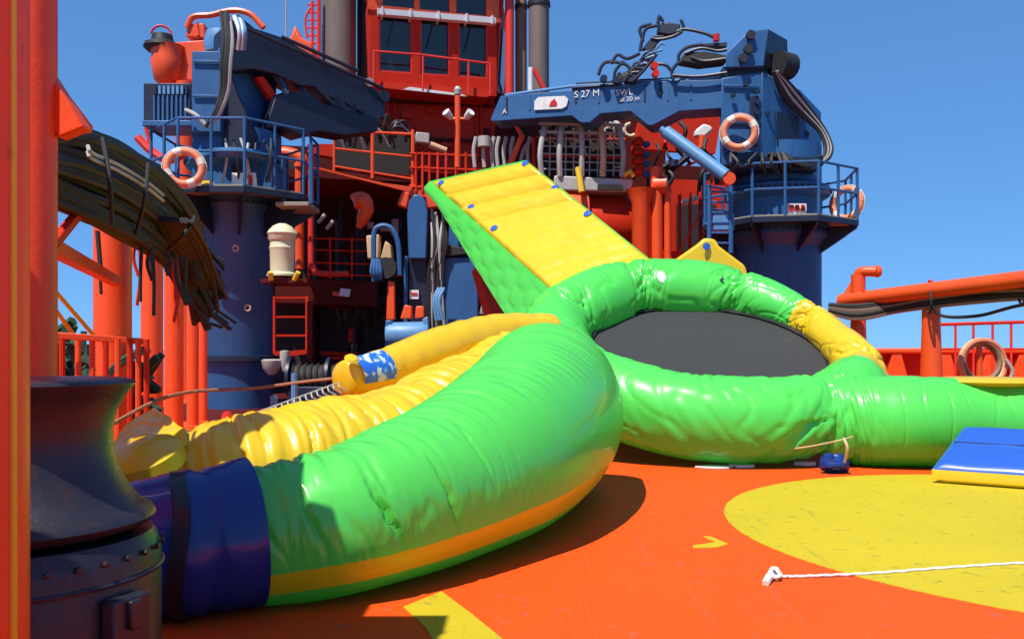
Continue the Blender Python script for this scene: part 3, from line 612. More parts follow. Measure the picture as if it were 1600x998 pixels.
for i in range(16):       # loose ends dangling over the posts
    px = rnd.choice([150, 178, 210, 222, 236, 262, 280, 292]) + rnd.uniform(-6, 6); Yd = rnd.uniform(7.0, 8.3); y0 = 360 + (px - 150) * .3
    L_ = rnd.uniform(30, 120); MB().tube(cr([P(px, y0, Yd), P(px + rnd.uniform(-6, 10), y0 + L_ * .5, Yd), P(px + rnd.uniform(-4, 14), y0 + L_, Yd)], 5), .016, 6).build('loose_end', rnd.choice(['black_rubber', 'brown_hose', 'red_paint']), HB)
# long rusty rope from posts to the yellow roll
mb = MB(); mb.tube(cr([P(165, 668, 7.0), P(240, 628, 7.8), P(300, 612, 8.4), P(400, 606, 9.0), P(470, 597, 9.2), P(535, 590, 8.7)], 10), .018, 7)
tag(mb.build('mooring_rope', 'rusty_rope'), 'rust-brown rope stretched from the railing to the printed yellow roll', 'rope')
for i, (px, py, h) in enumerate(((460, 583, 40), (428, 618, 30))):
    a = P(px, py, 9.4 - i); mb = MB(); mb.tube([a, Vector((a.x, a.y, 0))], .035, 10); tag(mb.build('stanchion', 'light_blue_paint'), ['taller light blue stanchion carrying the rusty rope', 'shorter light blue stanchion at the rope lacing'][i], 'stanchion', 'light blue stanchions behind the yellow flank')

# ============================================================ RIGHT RAIL AND BULWARK
RR = thing('crash_rail', 'long orange pipe rail on two posts at the right side of the deck', 'crash rail', (8, 15, 0))
e0, e1 = P(1315, 470, 16.4), P(1800, 412, 11.6)
mb = MB(); mb.tube([e0, e1], .135, 20); mb.build('rail_tube', 'orange_clean', RR)
def post(px, Y, r, zt, flare=1.5):
    x = (px - 800) / F * Y; mb = MB(); mb.lathe((x, Y, 0), [(r * flare, 0), (r * flare, .04), (r * 1.35, .3), (r, zt - .6), (r, zt)], 28); return mb.build('post_shaft', 'orange_clean', RR)
post(1341, 16.1, .13, 2.9); post(1455, 14.9, .15, 2.52, 1.5); post(1690, 12.7, .15, 2.5)
mb = MB(); mb.tube(cr([P(1342, 470, 16.1), P(1342, 436, 16.1), P(1346, 425, 16.05), P(1370, 424, 15.9)], 6), .10, 14); mb.lathe(P(1368, 424, 15.9), [(.10, 0), (.115, .02), (.115, .05), (.09, .09), (0, .11)], 16, 0, Vector((1, -.1, 0))); mb.build('top_stub', 'orange_clean', RR)
mb = MB(); mb.tube([P(1350, 420, 16.1), P(1322, 466, 16.3)], .085, 12); mb.build('diagonal_strut', 'orange_clean', RR)
for px, Y in ((1350, 15.95), (1455, 14.85)):
    mb = MB(); mb.torus(P(px, 545 - (545 - (466 if px < 1400 else 453)), Y), .16, .03, Vector((1, -.3, .1)), n=20); mb.build('clamp', 'red_paint', RR)
# hose runs lashed below it
HR = thing('hose_run', 'bundle of dark brown hoses lashed below the right pipe rail', 'hoses', (8, 14.5, 0)); rnd = random.Random(5)
for i in range(18):
    o_ = rnd.uniform(-12, 12); pts = [P(1296, 482 + o_ * .6, 16.2), P(1340, 487 + o_, 15.8), P(1400, 478 + o_ * .8, 15.4), P(1455, 468 + o_, 14.7), P(1530, 460 + o_ * 1.1 + rnd.uniform(-3, 3), 14.0), P(1600, 455 + o_, 13.3), P(1720, 452 + o_, 12)]
    MB().tube(cr(pts, 7), rnd.uniform(.03, .055), 7).build('hose', rnd.choice(['black_rubber', 'brown_hose', 'brown_hose', 'pipe_brown']), HR)
MB().tube(cr([P(1455, 478, 14.6), P(1475, 494, 14.5), P(1530, 493, 14), P(1600, 476, 13.3), P(1700, 470, 12.3)], 8), .028, 8).build('loose_hose', 'black_rubber', HR)
MB().torus(P(1597, 455, 13.2), .2, .02, Vector((1, -.3, 0)), n=20).build('lashing', 'brown_hose', HR); MB().torus(P(1452, 472, 14.6), .19, .02, Vector((1, -.3, 0)), n=20).build('lashing', 'brown_hose', HR)
# bulwark
BW = thing('bulwark', 'orange ship side bulwark with upright stiffeners behind the right rail', 'bulwark', (10, 18.5, 0))
BP = VPlane((9.5, 18.5, 0), (1, -.12))
a, b_ = BP(1270, 600), BP(1900, 600); a.z = b_.z = 0; nB = BP.n if BP.n.y < 0 else -BP.n
MB().prism([a, b_, b_ + Vector((0, 0, 1.5)), a + Vector((0, 0, 1.5))], -nB * .02).build('side_plate', 'red_paint', BW, smooth=0)
MB().prism([a + Vector((0, 0, 1.40)), b_ + Vector((0, 0, 1.40)), b_ + Vector((0, 0, 1.52)), a + Vector((0, 0, 1.52))], nB * .28).build('cap_rail', 'orange_clean', BW, bevel=.04)
MB().prism([a + nB * .02 + Vector((0, 0, .001)), b_ + nB * .02 + Vector((0, 0, .001)), b_ + nB * .02 + Vector((0, 0, .82)), a + nB * .02 + Vector((0, 0, .82))], nB * .25).build('waterway_casing', 'orange_clean', BW, bevel=.03)
for px in (1303, 1396, 1472, 1540, 1592, 1655, 1740):
    q = BP(px, 580); q.z = .82; t_ = BP.u * .2
    MB().prism([q - t_ * 1.2 + nB * .03, q + t_ * 1.2 + nB * .03, q + t_ * .45 + Vector((0, 0, .58)) + nB * .03, q - t_ * .45 + Vector((0, 0, .58)) + nB * .03], nB * .22).build('stiffener', 'orange_clean', BW, bevel=.015)
for i, px in enumerate((1432, 1612)):
    q = BP(px, 580) + nB * .8; q.z = 0; mb = MB(); mb.lathe(q, [(.14, 0), (.12, 1.0), (.09, 1.05), (.13, 1.1), (.19, 1.2), (.19, 1.28), (.12, 1.37), (0, 1.4)], 20); tag(mb.build('deck_vent', 'orange_clean'), ['round headed orange vent left of the coiled ring before the bulwark', 'round headed orange vent at the right edge before the bulwark'][i], 'vent')
# thin railing behind coil
RT2 = thing('side_railing', 'thin reddish railing standing above the bulwark at far right', 'railing', tuple(BP(1540, 600)))
BP2 = VPlane((9.5, 17.6, 0), (1, -.12)); a, b_ = BP2(1466, 507), BP2(1800, 497)
MB().tube([a, b_], .035, 8).build('top_bar', 'red_paint', RT2)
MB().tube([BP2(1466, 545), BP2(1800, 545)], .02, 8).build('lower_bar', 'red_paint', RT2)
for px in (1493, 1521, 1551, 1580, 1612, 1650, 1700):
    t_ = BP2(px, 507 - (px - 1466) * .03); MB().tube([t_, Vector((t_.x, t_.y, .8))], .026, 8).build('upright_bar', 'pink_red_paint', RT2)
def lifering(name, label, c, R, axis, grp='life rings', bands=4, ph=.4, mats=('beige_ring', 'orange_ring')):
    T = thing(name, label, 'life ring', tuple(c), grp)
    MB().torus(c, R, R * .23, axis, n=40, seg=14).build('ring_body', mats[1], T, smooth=60)
    for k in range(bands):
        a = ph + k * 2 * math.pi / bands; MB().torus(c, R, R * .245, axis, a0=a, a1=a + .42, n=6, seg=14).build('pale_band', mats[0], T, smooth=60)
    MB().torus(c, R * 1.27, R * .025, axis, n=40, seg=5).build('grab_line', 'white_rope', T); return T
paint('orange_ring', (.72, .24, .12), .5, .4, (.3, .15, .1)); paint('beige_ring', (.75, .66, .55), .5, .35)
c = P(1535, 566, 15.0)
KR = thing('rope_coil', 'ring buoy wound with brown and pale rope hanging before the right bulwark', 'rope coil', tuple(c)); rnd = random.Random(8)
for i in range(6):
    o_ = Vector((rnd.uniform(-.03, .03), rnd.uniform(-.06, .06), rnd.uniform(-.03, .03))); MB().torus(c + o_, .36 + rnd.uniform(-.04, .05), .042, Vector((.1, -1, .05)), n=32, seg=7).build('rope_turn', ['orange_ring', 'pipe_brown', 'orange_ring', 'rusty_rope', 'beige_paint', 'orange_ring'][i], KR)
MB().tube(cr([c + Vector((.36, -.1, .05)), c + Vector((.46, -.12, -.15)), c + Vector((.42, -.1, -.32)), c + Vector((.52, -.1, -.5))], 6), .03, 7).build('rope_tail', 'grey_steel', KR)
MB().tube([c + Vector((0, .1, .3)), Vector((c.x, c.y + .1, 0))], .05, 10).build('holder', 'orange_clean', KR)

# ============================================================ CRANES
def platform(T, c, r, z, n=8, h=1.45, a0=0, mat='blue_paint', skip=(), tpx=0):
    ring = [Vector((c.x + r * math.cos(a0 + 2 * math.pi * k / n), c.y + r * math.sin(a0 + 2 * math.pi * k / n), z)) for k in range(n)]
    MB().prism(ring, (0, 0, .06)).build('platform_floor', 'grating', T, bevel=.01)
    mb = MB()
    for k in range(n): mb.beam(ring[k] - Vector((0, 0, .06)), ring[(k + 1) % n] - Vector((0, 0, .06)), .08, .14)
    mb.build('platform_edge', 'navy_shade_paint', T)
    for f_ in (1.0, .52):
        for k in range(n):
            if k in skip: continue
            MB().tube([ring[k] + Vector((0, 0, h * f_)), ring[(k + 1) % n] + Vector((0, 0, h * f_))], .035, 7).build('guard_rail', mat, T)
    for k in range(n):
        for f_ in (0, .5):
            p = lerp(ring[k], ring[(k + 1) % n], f_)
            if (n > 8 and f_): continue
            MB().tube([p, p + Vector((0, 0, h))], .04, 7).build('stanchion', mat, T)
    for k in range(n):
        cdir = (ring[k] - Vector((c.x, c.y, z))); q = Vector((c.x, c.y, z)) + cdir * .42
        MB().prism([q - Vector((0, 0, .06)), ring[k] - Vector((0, 0, .14)), ring[k] - Vector((0, 0, .2)), q - Vector((0, 0, 1.0))], cdir.cross(Vector((0, 0, 1))).normalized() * .05).build('bracket', 'navy_shade_paint', T)
# ---------- left crane
LC = Vector((-7.08, 22, 0)); CL = thing('deck_crane', 'left dark blue deck crane with folded knuckle boom and grey radiator', 'crane', tuple(LC), 'deck cranes')
MB().lathe(LC, [(.88, 0), (.88, 4.9), (1.0, 5.1), (1.0, 5.4)], 40).build('column', 'column_blue', CL)
MB().lathe(LC, [(1.05, 1.2), (1.05, 1.32), (.9, 1.34)], 40).build('column_flange', 'navy_shade_paint', CL)
platform(CL, LC, 2.05, 5.32, 8, 1.62, .39)
MB().lathe(LC, [(1.12, 5.4), (1.12, 6.0), (1.25, 6.1), (1.25, 6.35), (1.1, 6.45), (1.1, 7.0)], 40).build('slew_drum', 'blue_paint', CL)
def lp(px, py, Y=21.0): return P(px, py, Y)
# turret: faces left lit, right dark
u1 = Vector((.62, -.78, 0)); t0 = P(300, 205, 21.4)
def quadprism(T, name, mat, px0, px1, y0, y1, Y, depth=.8, rot=0, bevel=.02):
    a, b_, c_, d = P(px0, y0, Y), P(px1, y0, Y), P(px1, y1, Y), P(px0, y1, Y); o = MB().prism([d, c_, b_, a], (rot * depth, depth, 0)).build(name, mat, T, bevel=bevel); return o
quadprism(CL, 'cabinet', 'blue_paint', 299, 345, 80, 206, 20.7, 1.2)
MB().prism([P(342, 300, 20.9), P(432, 300, 22.4), P(432, 75, 22.4), P(342, 75, 20.9)], (-.6, 1.0, 0)).build('turret_body', 'blue_paint', CL, bevel=.02)
MB().prism([P(345, 300, 20.9), P(378, 300, 20.9), P(400, 210, 20.9), P(372, 150, 20.9), P(345, 80, 20.9)], (0, .2, 0)).build('turret_cheek', 'navy_shade_paint', CL, bevel=.02)
quadprism(CL, 'lower_panel', 'blue_paint', 300, 425, 222, 300, 21.15, .3)
RDR = quadprism(CL, 'radiator', 'navy_shade_paint', 224, 298, 130, 196, 21.2, .5)
for k in range(8): quadprism(RDR, 'fin', 'light_blue_paint' if 0 < k < 7 else 'navy_shade_paint', 240 + k * 7, 244 + k * 7, 134, 147, 21.15, .05, bevel=0)
for k in range(8): quadprism(RDR, 'slat', 'blue_paint', 239 + k * 7, 242 + k * 7, 149, 190, 21.16, .04, bevel=0)
quadprism(CL, 'radiator_shelf', 'blue_paint', 222, 300, 188, 197, 20.9, 1.0)
quadprism(CL, 'nameplate', 'white_paint', 362, 401, 270, 293, 20.55, .05, bevel=0)
quadprism(CL, 'nameplate_stripe', 'red_paint', 388, 394, 274, 290, 20.52, .02, bevel=0)
MB().lathe(P(325, 290, 20.4), [(0, -.02), (.16, -.02), (.16, .03), (0, .05)], 16, 0, Vector((0, -1, 0))).build('warning_disc', 'yellow_paint', CL)
MB().tube(cr([P(300, 250, 20.6), P(360, 238, 20.2), P(430, 246, 20.8)], 6), .12, 10).build('pipe_hoop', 'blue_paint', CL)
for px in (368, 387): MB().torus(P(px, 388 if px == 368 else 481, 21.15), .07, .02, Vector((0, -1, 0)), n=14, seg=5).build('lifting_eye', 'beige_paint', CL)
# boom in its own upright plane running right and away
VB = VPlane((-6.9, 20.9, 0), (.80, .60)); nb = VB.n if VB.n.y > 0 else -VB.n
def vb(poly, th, name, mat, off=0, bevel=.03): return MB().prism([VB(x, y, off) for x, y in poly], nb * th).build(name, mat, CL, bevel=bevel)
vb([(352, 40), (372, 22), (398, 44), (440, 58), (500, 92), (560, 118), (602, 150), (602, 185), (560, 182), (520, 165), (492, 136), (470, 134), (430, 116), (395, 108), (365, 112), (350, 95)], .9, 'main_boom', 'navy_shade_paint')
vb([(430, 150), (480, 140), (500, 160), (560, 178), (596, 182), (590, 205), (540, 212), (500, 205), (470, 212), (440, 198), (415, 200)], .7, 'folded_jib', 'navy_shade_paint', .08)
vb([(400, 120), (412, 118), (445, 165), (434, 172)], .25, 'lift_cylinder', 'red_paint', -.2)
vb([(425, 150), (455, 140), (470, 190), (440, 205)], .3, 'link_plate', 'navy_shade_paint', -.15)
vb([(470, 186), (494, 184), (490, 200), (474, 200)], .3, 'hook_block', 'orange_clean', -.25)
for k, (px, py, r) in enumerate(((545, 160, .13), (575, 130, .12), (598, 152, .16), (520, 150, .1), (562, 172, .1))): MB().lathe(VB(px, py, -.05), [(0, 0), (r, 0), (r, .12), (0, .12)], 16, 0, -nb).build('pivot_pin', 'grey_steel' if k == 1 else 'navy_shade_paint', CL)
for k, (a_, b2) in enumerate((((350, 20), (600, 140)), ((420, 40), (560, 112)))): MB().tube([VB(a_[0] + 20, a_[1] + 18, .3), VB(b2[0], b2[1] - 1, .3)], .05, 7).build('boom_pipe', 'navy_shade_paint', CL)
# black hoses over the turret
rnd = random.Random(2)
for k in range(7):
    o_ = rnd.uniform(-7, 7); pts = [P(352 + o_, 22 + rnd.uniform(-4, 8), 20.5), P(356 + o_, 60, 20.3), P(353 + o_, 100, 20.25), P(351 + o_ * .8, 140, 20.3), P(340 + o_ * .6, 175, 20.3), P(324 + o_ * .3, 198, 20.4)]
    MB().tube(cr(pts, 6), .055, 7).build('hydraulic_hose', 'black_rubber' if k else 'grey_steel', CL)
MB().tube(cr([P(324, 198, 20.4), P(306, 180, 20.4), P(290, 172, 20.5)], 6), .05, 7).build('hydraulic_hose', 'grey_steel', CL)
for k in range(4): MB().tube(cr([P(366 + k * 4, 26 + k * 2, 20.3), P(374 + k * 3, 50, 20.1), P(372 + k * 3, 78, 20.3)], 6), .05, 7).build('hydraulic_hose', 'light_blue_paint' if k % 2 else 'white_paint', CL)
# ladder step / small side platform
quadprism(CL, 'side_step', 'grating', 430, 482, 315, 322, 20.8, 1.2)
for px in (443, 486): MB().tube([P(px, 318, 21), P(px, 245 if px == 443 else 225, 21)], .06, 8).build('stanchion', 'blue_paint', CL)
lifering('life_ring', 'pale orange life ring on the left crane platform railing', P(288, 262, 19.9), .39, Vector((.25, -1, .1)), ph=.2)
# small red blob beside column
mb = MB(); mb.lathe(P(306, 402, 17), [(0, -.02), (.16, .0), (.2, .1), (.17, .22), (0, .3)], 18); mb.build('x', 'orange_clean'); o = bpy.data.objects['x']; o.name = 'mooring_float'; tag(o, 'round orange float wedged beside the left crane column below the hoses', 'float')

# ---------- orange rescue boat gear behind the left crane
RB = thing('davit_basket', 'orange bucket-like davit head with dark rim behind the left crane', 'davit', tuple(P(265, 560, 27)))
MB().lathe(P(262, 126, 26), [(.25, -.15), (.40, 0), (.50, .55), (.46, .70), (.50, .95), (.52, 1.02)], 12).build('basket', 'orange_clean', RB)
MB().lathe(P(254, 76, 26), [(.48, -.08), (.56, 0), (.54, .10), (.34, .2), (.30, .40), (0, .42)], 11).build('rim_cover', 'black_rubber', RB)
MB().torus(P(252, 56, 26), .30, .035, Vector((.2, -1, 0)), a0=.2, a1=3.0, n=14, seg=6).build('handle', 'pink_red_paint', RB)
MB().prism([P(272, 126, 26), P(322, 126, 26), P(322, 62, 26), P(272, 66, 26)], (0, .7, 0)).build('arm_box', 'orange_clean', RB, bevel=.04)
MB().prism([P(290, 58, 26), P(322, 60, 26), P(318, 36, 26), P(292, 38, 26)], (0, .5, 0)).build('upper_box', 'orange_paint', RB, bevel=.04)
MB().tube(cr([P(292, 44, 26), P(302, 27, 26), P(330, 24, 26), P(362, 17, 26), P(390, 22, 26), P(412, 44, 26)], 6), .09, 8).build('bent_pipe', 'orange_clean', RB)
MB().tube([P(308, 36, 26), P(310, 56, 26)], .05, 8).build('strut', 'orange_clean', RB)
MB().tube([P(290, 130, 26), Vector((P(290, 130, 26).x, 26, 0))], .3, 14).build('pedestal', 'orange_paint', RB)
MB().lathe(P(345, 68, 24.5), [(0, -.3), (.42, -.3), (.48, 0), (.4, .3), (0, .45)], 20).build('lamp_head', 'light_blue_paint', RB)
mb = MB(); mb.tube(cr([P(215, 215, 24), P(235, 235, 24), P(262, 250, 24), P(290, 240, 24)], 5), .12, 8); mb.tube([P(228, 200, 24), P(236, 232, 24)], .06, 8); mb.tube([P(236, 182, 24), P(246, 205, 24)], .08, 8)
mb.build('bracket_arm', 'pink_red_paint', RB)

# ---------- right crane
RC_ = Vector((7.44, 24, 0)); CRN = thing('deck_crane', 'right blue deck crane with straight horizontal boom and boxy winch head', 'crane', tuple(RC_), 'deck cranes')
MB().lathe(RC_, [(1.2, 0), (1.2, 4.3), (1.42, 4.6), (1.42, 5.0)], 48).build('column', 'column_blue', CRN)
platform(CRN, RC_, 2.15, 4.92, 8, 1.40, .2)
MB().lathe(RC_, [(1.22, 5.0), (1.22, 5.6), (1.42, 5.72), (1.42, 5.95), (1.2, 6.05), (1.2, 7.1)], 48).build('slew_drum', 'blue_paint', CRN)
def rp_(poly, Y, d, name, mat, dx=0, bevel=.03): return MB().prism([P(x, y, Y) for x, y in poly], (dx, d, 0)).build(name, mat, CRN, bevel=bevel)
rp_([(1127, 258), (1127, 122), (1190, 112), (1190, 258)], 22.6, 2.2, 'turret_body', 'blue_paint', .5)
MB().prism([P(1190, 250, 22.55), P(1283, 262, 23.9), P(1283, 175, 23.9), P(1250, 140, 23.4), P(1190, 112, 22.55)], (.35, 1.2, 0)).build('turret_side', 'blue_paint', CRN, bevel=.03)
rp_([(1150, 262), (1280, 266), (1280, 246), (1150, 240)], 22.4, 2.4, 'turret_skirt', 'navy_shade_paint')
MB().prism([P(1215, 228, 22.85), P(1250, 232, 23.3), P(1250, 182, 23.3), P(1215, 174, 22.85)], (-.05, -.06, 0)).build('access_door', 'navy_shade_paint', CRN, bevel=.01)
MB().prism([P(1172, 228, 22.5), P(1186, 228, 22.5), P(1186, 150, 22.5), P(1172, 150, 22.5)], (0, .05, 0)).build('cover_plate', 'navy_shade_paint', CRN, bevel=.01)
rp_([(1134, 106), (1194, 104), (1200, 45), (1170, 48), (1134, 84)], 22.5, 1.3, 'winch_head', 'blue_paint', .5)
MB().prism([P(1194, 104, 22.5), P(1232, 118, 23.6), P(1230, 62, 23.6), P(1200, 45, 22.5)], (.1, .5, 0)).build('winch_cheek', 'navy_shade_paint', CRN, bevel=.02)
MB().lathe(P(1214, 100, 22.7), [(0, 0), (.35, 0), (.35, .5), (0, .5)], 18, 0, Vector((1, .6, 0))).build('winch_drum', 'black_rubber', CRN)
rp_([(1130, 126), (1130, 104), (1192, 104), (1200, 122)], 22.7, 1.0, 'neck', 'navy_shade_paint')
for k, (px, py) in enumerate(((1172, 56), (1168, 78), (1160, 92))): MB().lathe(P(px, py, 22.45), [(0, 0), (.12, 0), (.12, .1), (0, .1)], 12, 0, Vector((0, -1, 0))).build('fitting', 'black_rubber', CRN)
for k, (px, py) in enumerate(((1145, 150), (1182, 144), (1183, 160), (1182, 176), (1200, 178), (1232, 212), (1165, 132), (1260, 210), (1148, 240))): MB().lathe(P(px, py, 22.5 + max(0, px - 1190) * .015), [(0, 0), (.07, 0), (.07, .06), (0, .06)], 10, 0, Vector((0, -1, 0))).build('fitting', 'navy_shade_paint', CRN)
VR = VPlane((6.0, 22.7, 0), (-.96, .28)); nr = VR.n if VR.n.y > 0 else -VR.n
def vr(poly, th, name, mat, off=0, bevel=.02): return MB().prism([VR(x, y, off) for x, y in poly], nr * th).build(name, mat, CRN, bevel=bevel)
s_ = 1 if VR.n.y > 0 else -1
vr([(1150, 124), (1130, 124), (970, 129), (893, 134), (893, 141), (782, 150), (766, 187), (770, 190), (893, 181), (907, 192), (922, 192), (938, 178), (985, 174), (1012, 196), (1020, 196), (1062, 174), (1150, 168)], .85, 'boom', 'blue_paint')
vr([(893, 136), (967, 130), (967, 133), (893, 139)], .3, 'boom_flange', 'navy_shade_paint', -s_ * .06)
vr([(1030, 126), (1034, 126), (1034, 150), (1030, 150)], .1, 'boom_rib', 'navy_shade_paint', -s_ * .05)
vr([(835, 172), (835, 158), (841, 152), (882, 150), (888, 155), (885, 166), (878, 170)], .04, 'maker_plate', 'white_paint', -s_ * .05, 0)
vr([(858, 166), (860, 160), (866, 154), (870, 160), (870, 165)], .02, 'plate_mark', 'red_vinyl', -s_ * .07, 0)
xr = VR(900, 150) - VR(880, 150); xr.z = 0; 
def vtxt(s__, px, py, size, mat='white_paint'): return text(s__, size, mat, CRN, VR(px, py, -s_ * .03), xr, (0, 0, 1))
vtxt('S 27 M', 897, 153, .26); vtxt('SWL', 962, 150, .24); vtxt('at 20 m', 968, 159, .18); vtxt('A', 785, 178, .2)
vtxt('-----', 840, 166, .14, 'red_paint')
# boom lift cylinder
MB().tube([VR(1032, 202, -s_ * .2), VR(1072, 228, -s_ * .2)], .10, 14).build('cylinder_rod', 'light_blue_paint', CRN)
MB().tube([P(1040, 206, 22.4), P(1134, 275, 21.6)], .17, 18).build('lift_cylinder', 'light_blue_paint', CRN)
MB().lathe(P(1138, 280, 21.6), [(0, -.12), (.16, -.12), (.16, .12), (0, .12)], 14, 0, Vector((0, 1, 0))).build('cylinder_pin', 'orange_paint', CRN)
# hoses from the winch head down the right side
rnd = random.Random(4)
for k in range(6):
    o_ = k * 3.0 - 8; pts = [P(1212 + o_ * .5, 112, 22.6), P(1236 + o_, 148 - o_, 22.9), P(1262 + o_, 178 - o_ * .5, 23.2), P(1285 + o_ * .7, 205, 23.3), P(1295 + o_ * .7, 232, 23.2), P(1288 + o_ * .6, 250, 23), P(1265 + o_, 258 + o_ * .2, 22.7)]
    MB().tube(cr(pts, 6), .05, 7).build('hydraulic_hose', ['black_rubber', 'black_rubber', 'grey_steel', 'black_rubber', 'grey_steel', 'brown_hose'][k], CRN)
for k in range(5): MB().tube(cr([P(1200 + k * 6, 240, 22.4), P(1240 + k * 4, 252 + k * 2, 22.3), P(1284, 245 + k * 3, 22.8)], 5), .05, 7).build('hydraulic_hose', 'black_rubber', CRN)
quadprism(CRN, 'nameplate', 'white_paint', 1231, 1260, 318, 336, 22.25, .05, bevel=0)
for k in range(3): quadprism(CRN, 'nameplate_letter', 'red_paint', 1234 + k * 9, 1240 + k * 9, 320, 330, 22.22, .02, bevel=0)
for k in range(2): MB().tube([P(1108 + k * 34, 395, 22), P(1108 + k * 34, 290, 22)], .06, 8).build('ladder_rail', 'blue_paint', CRN)
for k in range(6): MB().tube([P(1108, 300 + k * 16, 22), P(1142, 300 + k * 16, 22)], .03, 7).build('ladder_rung', 'blue_paint', CRN)
# folded jib hooks on top of the boom: spiky linkage
VJ = VPlane((3, 23.4, 0), (-.96, .28)); JB = thing('folded_linkage', 'spidery dark hydraulic grab linkage folded on top of the right boom', 'crane linkage', tuple(VJ(1000, 130)))
def vj(pts, r, name='hydraulic_hose', mat='navy_shade_paint', k=5): return MB().tube(cr([VJ(*p) for p in pts], k), r, 8).build(name, mat, JB)
MB().prism([VJ(975, 127), VJ(990, 110), VJ(1012, 75), VJ(1024, 78), VJ(1022, 92), VJ(1000, 118), VJ(990, 130)], (0, .3, 0)).build('grab_arm', 'navy_shade_paint', JB, bevel=.03)
MB().prism([VJ(1028, 52), VJ(1030, 36), VJ(1046, 34), VJ(1064, 38), VJ(1062, 52), VJ(1045, 55)], (0, .35, 0)).build('grab_head', 'navy_shade_paint', JB, bevel=.04)
MB().prism([VJ(1020, 55), VJ(1040, 55), VJ(1015, 80), VJ(1004, 76)], (0, .2, 0)).build('grab_link', 'navy_shade_paint', JB, bevel=.02)
MB().prism([VJ(1062, 96), VJ(1070, 82), VJ(1100, 80), VJ(1136, 86), VJ(1136, 97), VJ(1095, 102)], (0, .4, 0)).build('hose_tray', 'olive_hose', JB, bevel=.04)
MB().prism([VJ(1095, 72), VJ(1098, 68), VJ(1136, 66), VJ(1136, 73)], (0, .25, 0)).build('tray_bar', 'navy_shade_paint', JB, bevel=.01)
for pts in ([(935, 118), (940, 104), (950, 97), (975, 100), (985, 108)], [(955, 100), (965, 86), (980, 92), (1000, 84)], [(1000, 80), (1004, 60), (1010, 45), (1028, 40)], [(1005, 65), (1000, 45), (1018, 38)], [(1028, 38), (1030, 26), (1036, 34)], [(1058, 50), (1070, 46), (1100, 52), (1118, 60)],
            [(1018, 60), (1030, 62), (1050, 58), (1066, 50)], [(975, 128), (985, 112), (1000, 100)], [(1060, 96), (1062, 84), (1075, 74), (1098, 70)], [(1052, 126), (1050, 112), (1058, 100), (1066, 96)], [(1026, 100), (1040, 102), (1050, 112)], [(1064, 32), (1068, 44), (1060, 54)], [(990, 126), (1004, 112), (1024, 88)],
            [(940, 125), (945, 118)], [(960, 126), (962, 110), (975, 96)], [(1080, 90), (1100, 96), (1136, 92)], [(1070, 84), (1095, 76), (1120, 80), (1136, 78)], [(1050, 118), (1090, 120), (1136, 114)]):
    vj(pts, .045)
rnd = random.Random(21)
for k in range(16):
    x0 = rnd.uniform(962, 1022); y0 = 128 - (x0 - 962) * .72 + rnd.uniform(-8, 4); vj([(x0, y0), (x0 + rnd.uniform(3, 14), y0 - rnd.uniform(4, 16)), (x0 + rnd.uniform(10, 26), y0 - rnd.uniform(0, 14))], .032, mat=rnd.choice(['navy_shade_paint', 'light_blue_paint', 'black_rubber']))
for k, (px, py) in enumerate(((943, 124), (962, 126), (1022, 104), (1024, 116))): MB().lathe(VJ(px, py), [(0, -.05), (.1, -.05), (.1, .1), (0, .1)], 12, 0, Vector((0, -1, 0))).build('hose_reel', 'red_paint' if k > 1 else 'navy_shade_paint', JB)
MB().lathe(VJ(1119, 60), [(0, -.08), (.09, -.08), (.09, .1), (0, .1)], 12).build('red_knob', 'red_vinyl', JB)
lifering('life_ring', 'orange life ring with pale bands on the side of the right crane turret', P(1155, 207, 22.3), .39, Vector((-.25, -1, 0)), ph=.3)
lifering('life_ring', 'orange life ring seen edge-on at the right end of the crane platform railing', P(1323, 318, 23.2), .40, Vector((-.75, -.65, .05)), ph=.6)

# ============================================================ SUPERSTRUCTURE
HS = thing('ship_superstructure', 'red and orange ship superstructure with the wheelhouse above a dark cave-like working deck', 'superstructure', (0, 29, 0))
SP = VPlane((-1.0, 29.0, 0), (.975, .22)); ns = SP.n if SP.n.y > 0 else -SP.n; sg = 1 if SP.n.y > 0 else -1
def sp(poly, th, name, mat, off=0, bevel=0, parent=HS): return MB().prism([SP(x, y, sg * off) for x, y in poly], ns * th).build(name, mat, parent, bevel=bevel, smooth=0)
def floorto(px, y, off):
    q = SP(px, y, sg * off); return q
# rear bulkhead from deck to first deck level
def spg(px0, px1, ytop, off, th, name, mat, parent=HS, z0=0):
    a, b_ = SP(px0, ytop, sg * off), SP(px1, ytop, sg * off); z = max(a.z, b_.z); a0, b0 = a.copy(), b_.copy(); a0.z = b0.z = z0; a.z = b_.z = z
    return MB().prism([a0, b0, b_, a], ns * th).build(name, mat, parent, smooth=0)
spg(405, 1130, 262, 3.2, .3, 'rear_bulkhead', 'shaded_red_paint')
spg(405, 480, 250, 1.6, .25, 'side_bulkhead', 'shade_black_paint')  # blackened to imitate shade where the sun caught it
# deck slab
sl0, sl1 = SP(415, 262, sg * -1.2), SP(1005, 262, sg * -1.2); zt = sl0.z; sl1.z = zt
MB().prism([sl0 - Vector((0, 0, .25)), sl1 - Vector((0, 0, .25)), sl1, sl0], ns * 4.6).build('upper_deck_slab', 'shaded_red_paint', HS)
sp([(488, 262), (640, 300), (645, 292), (600, 286), (555, 276), (500, 262)], .1, 'deck_edge', 'orange_paint', -1.4)
sp([(480, 238), (800, 300), (800, 250), (790, 225), (480, 225)], .4, 'upper_front', 'red_paint', 1.0)
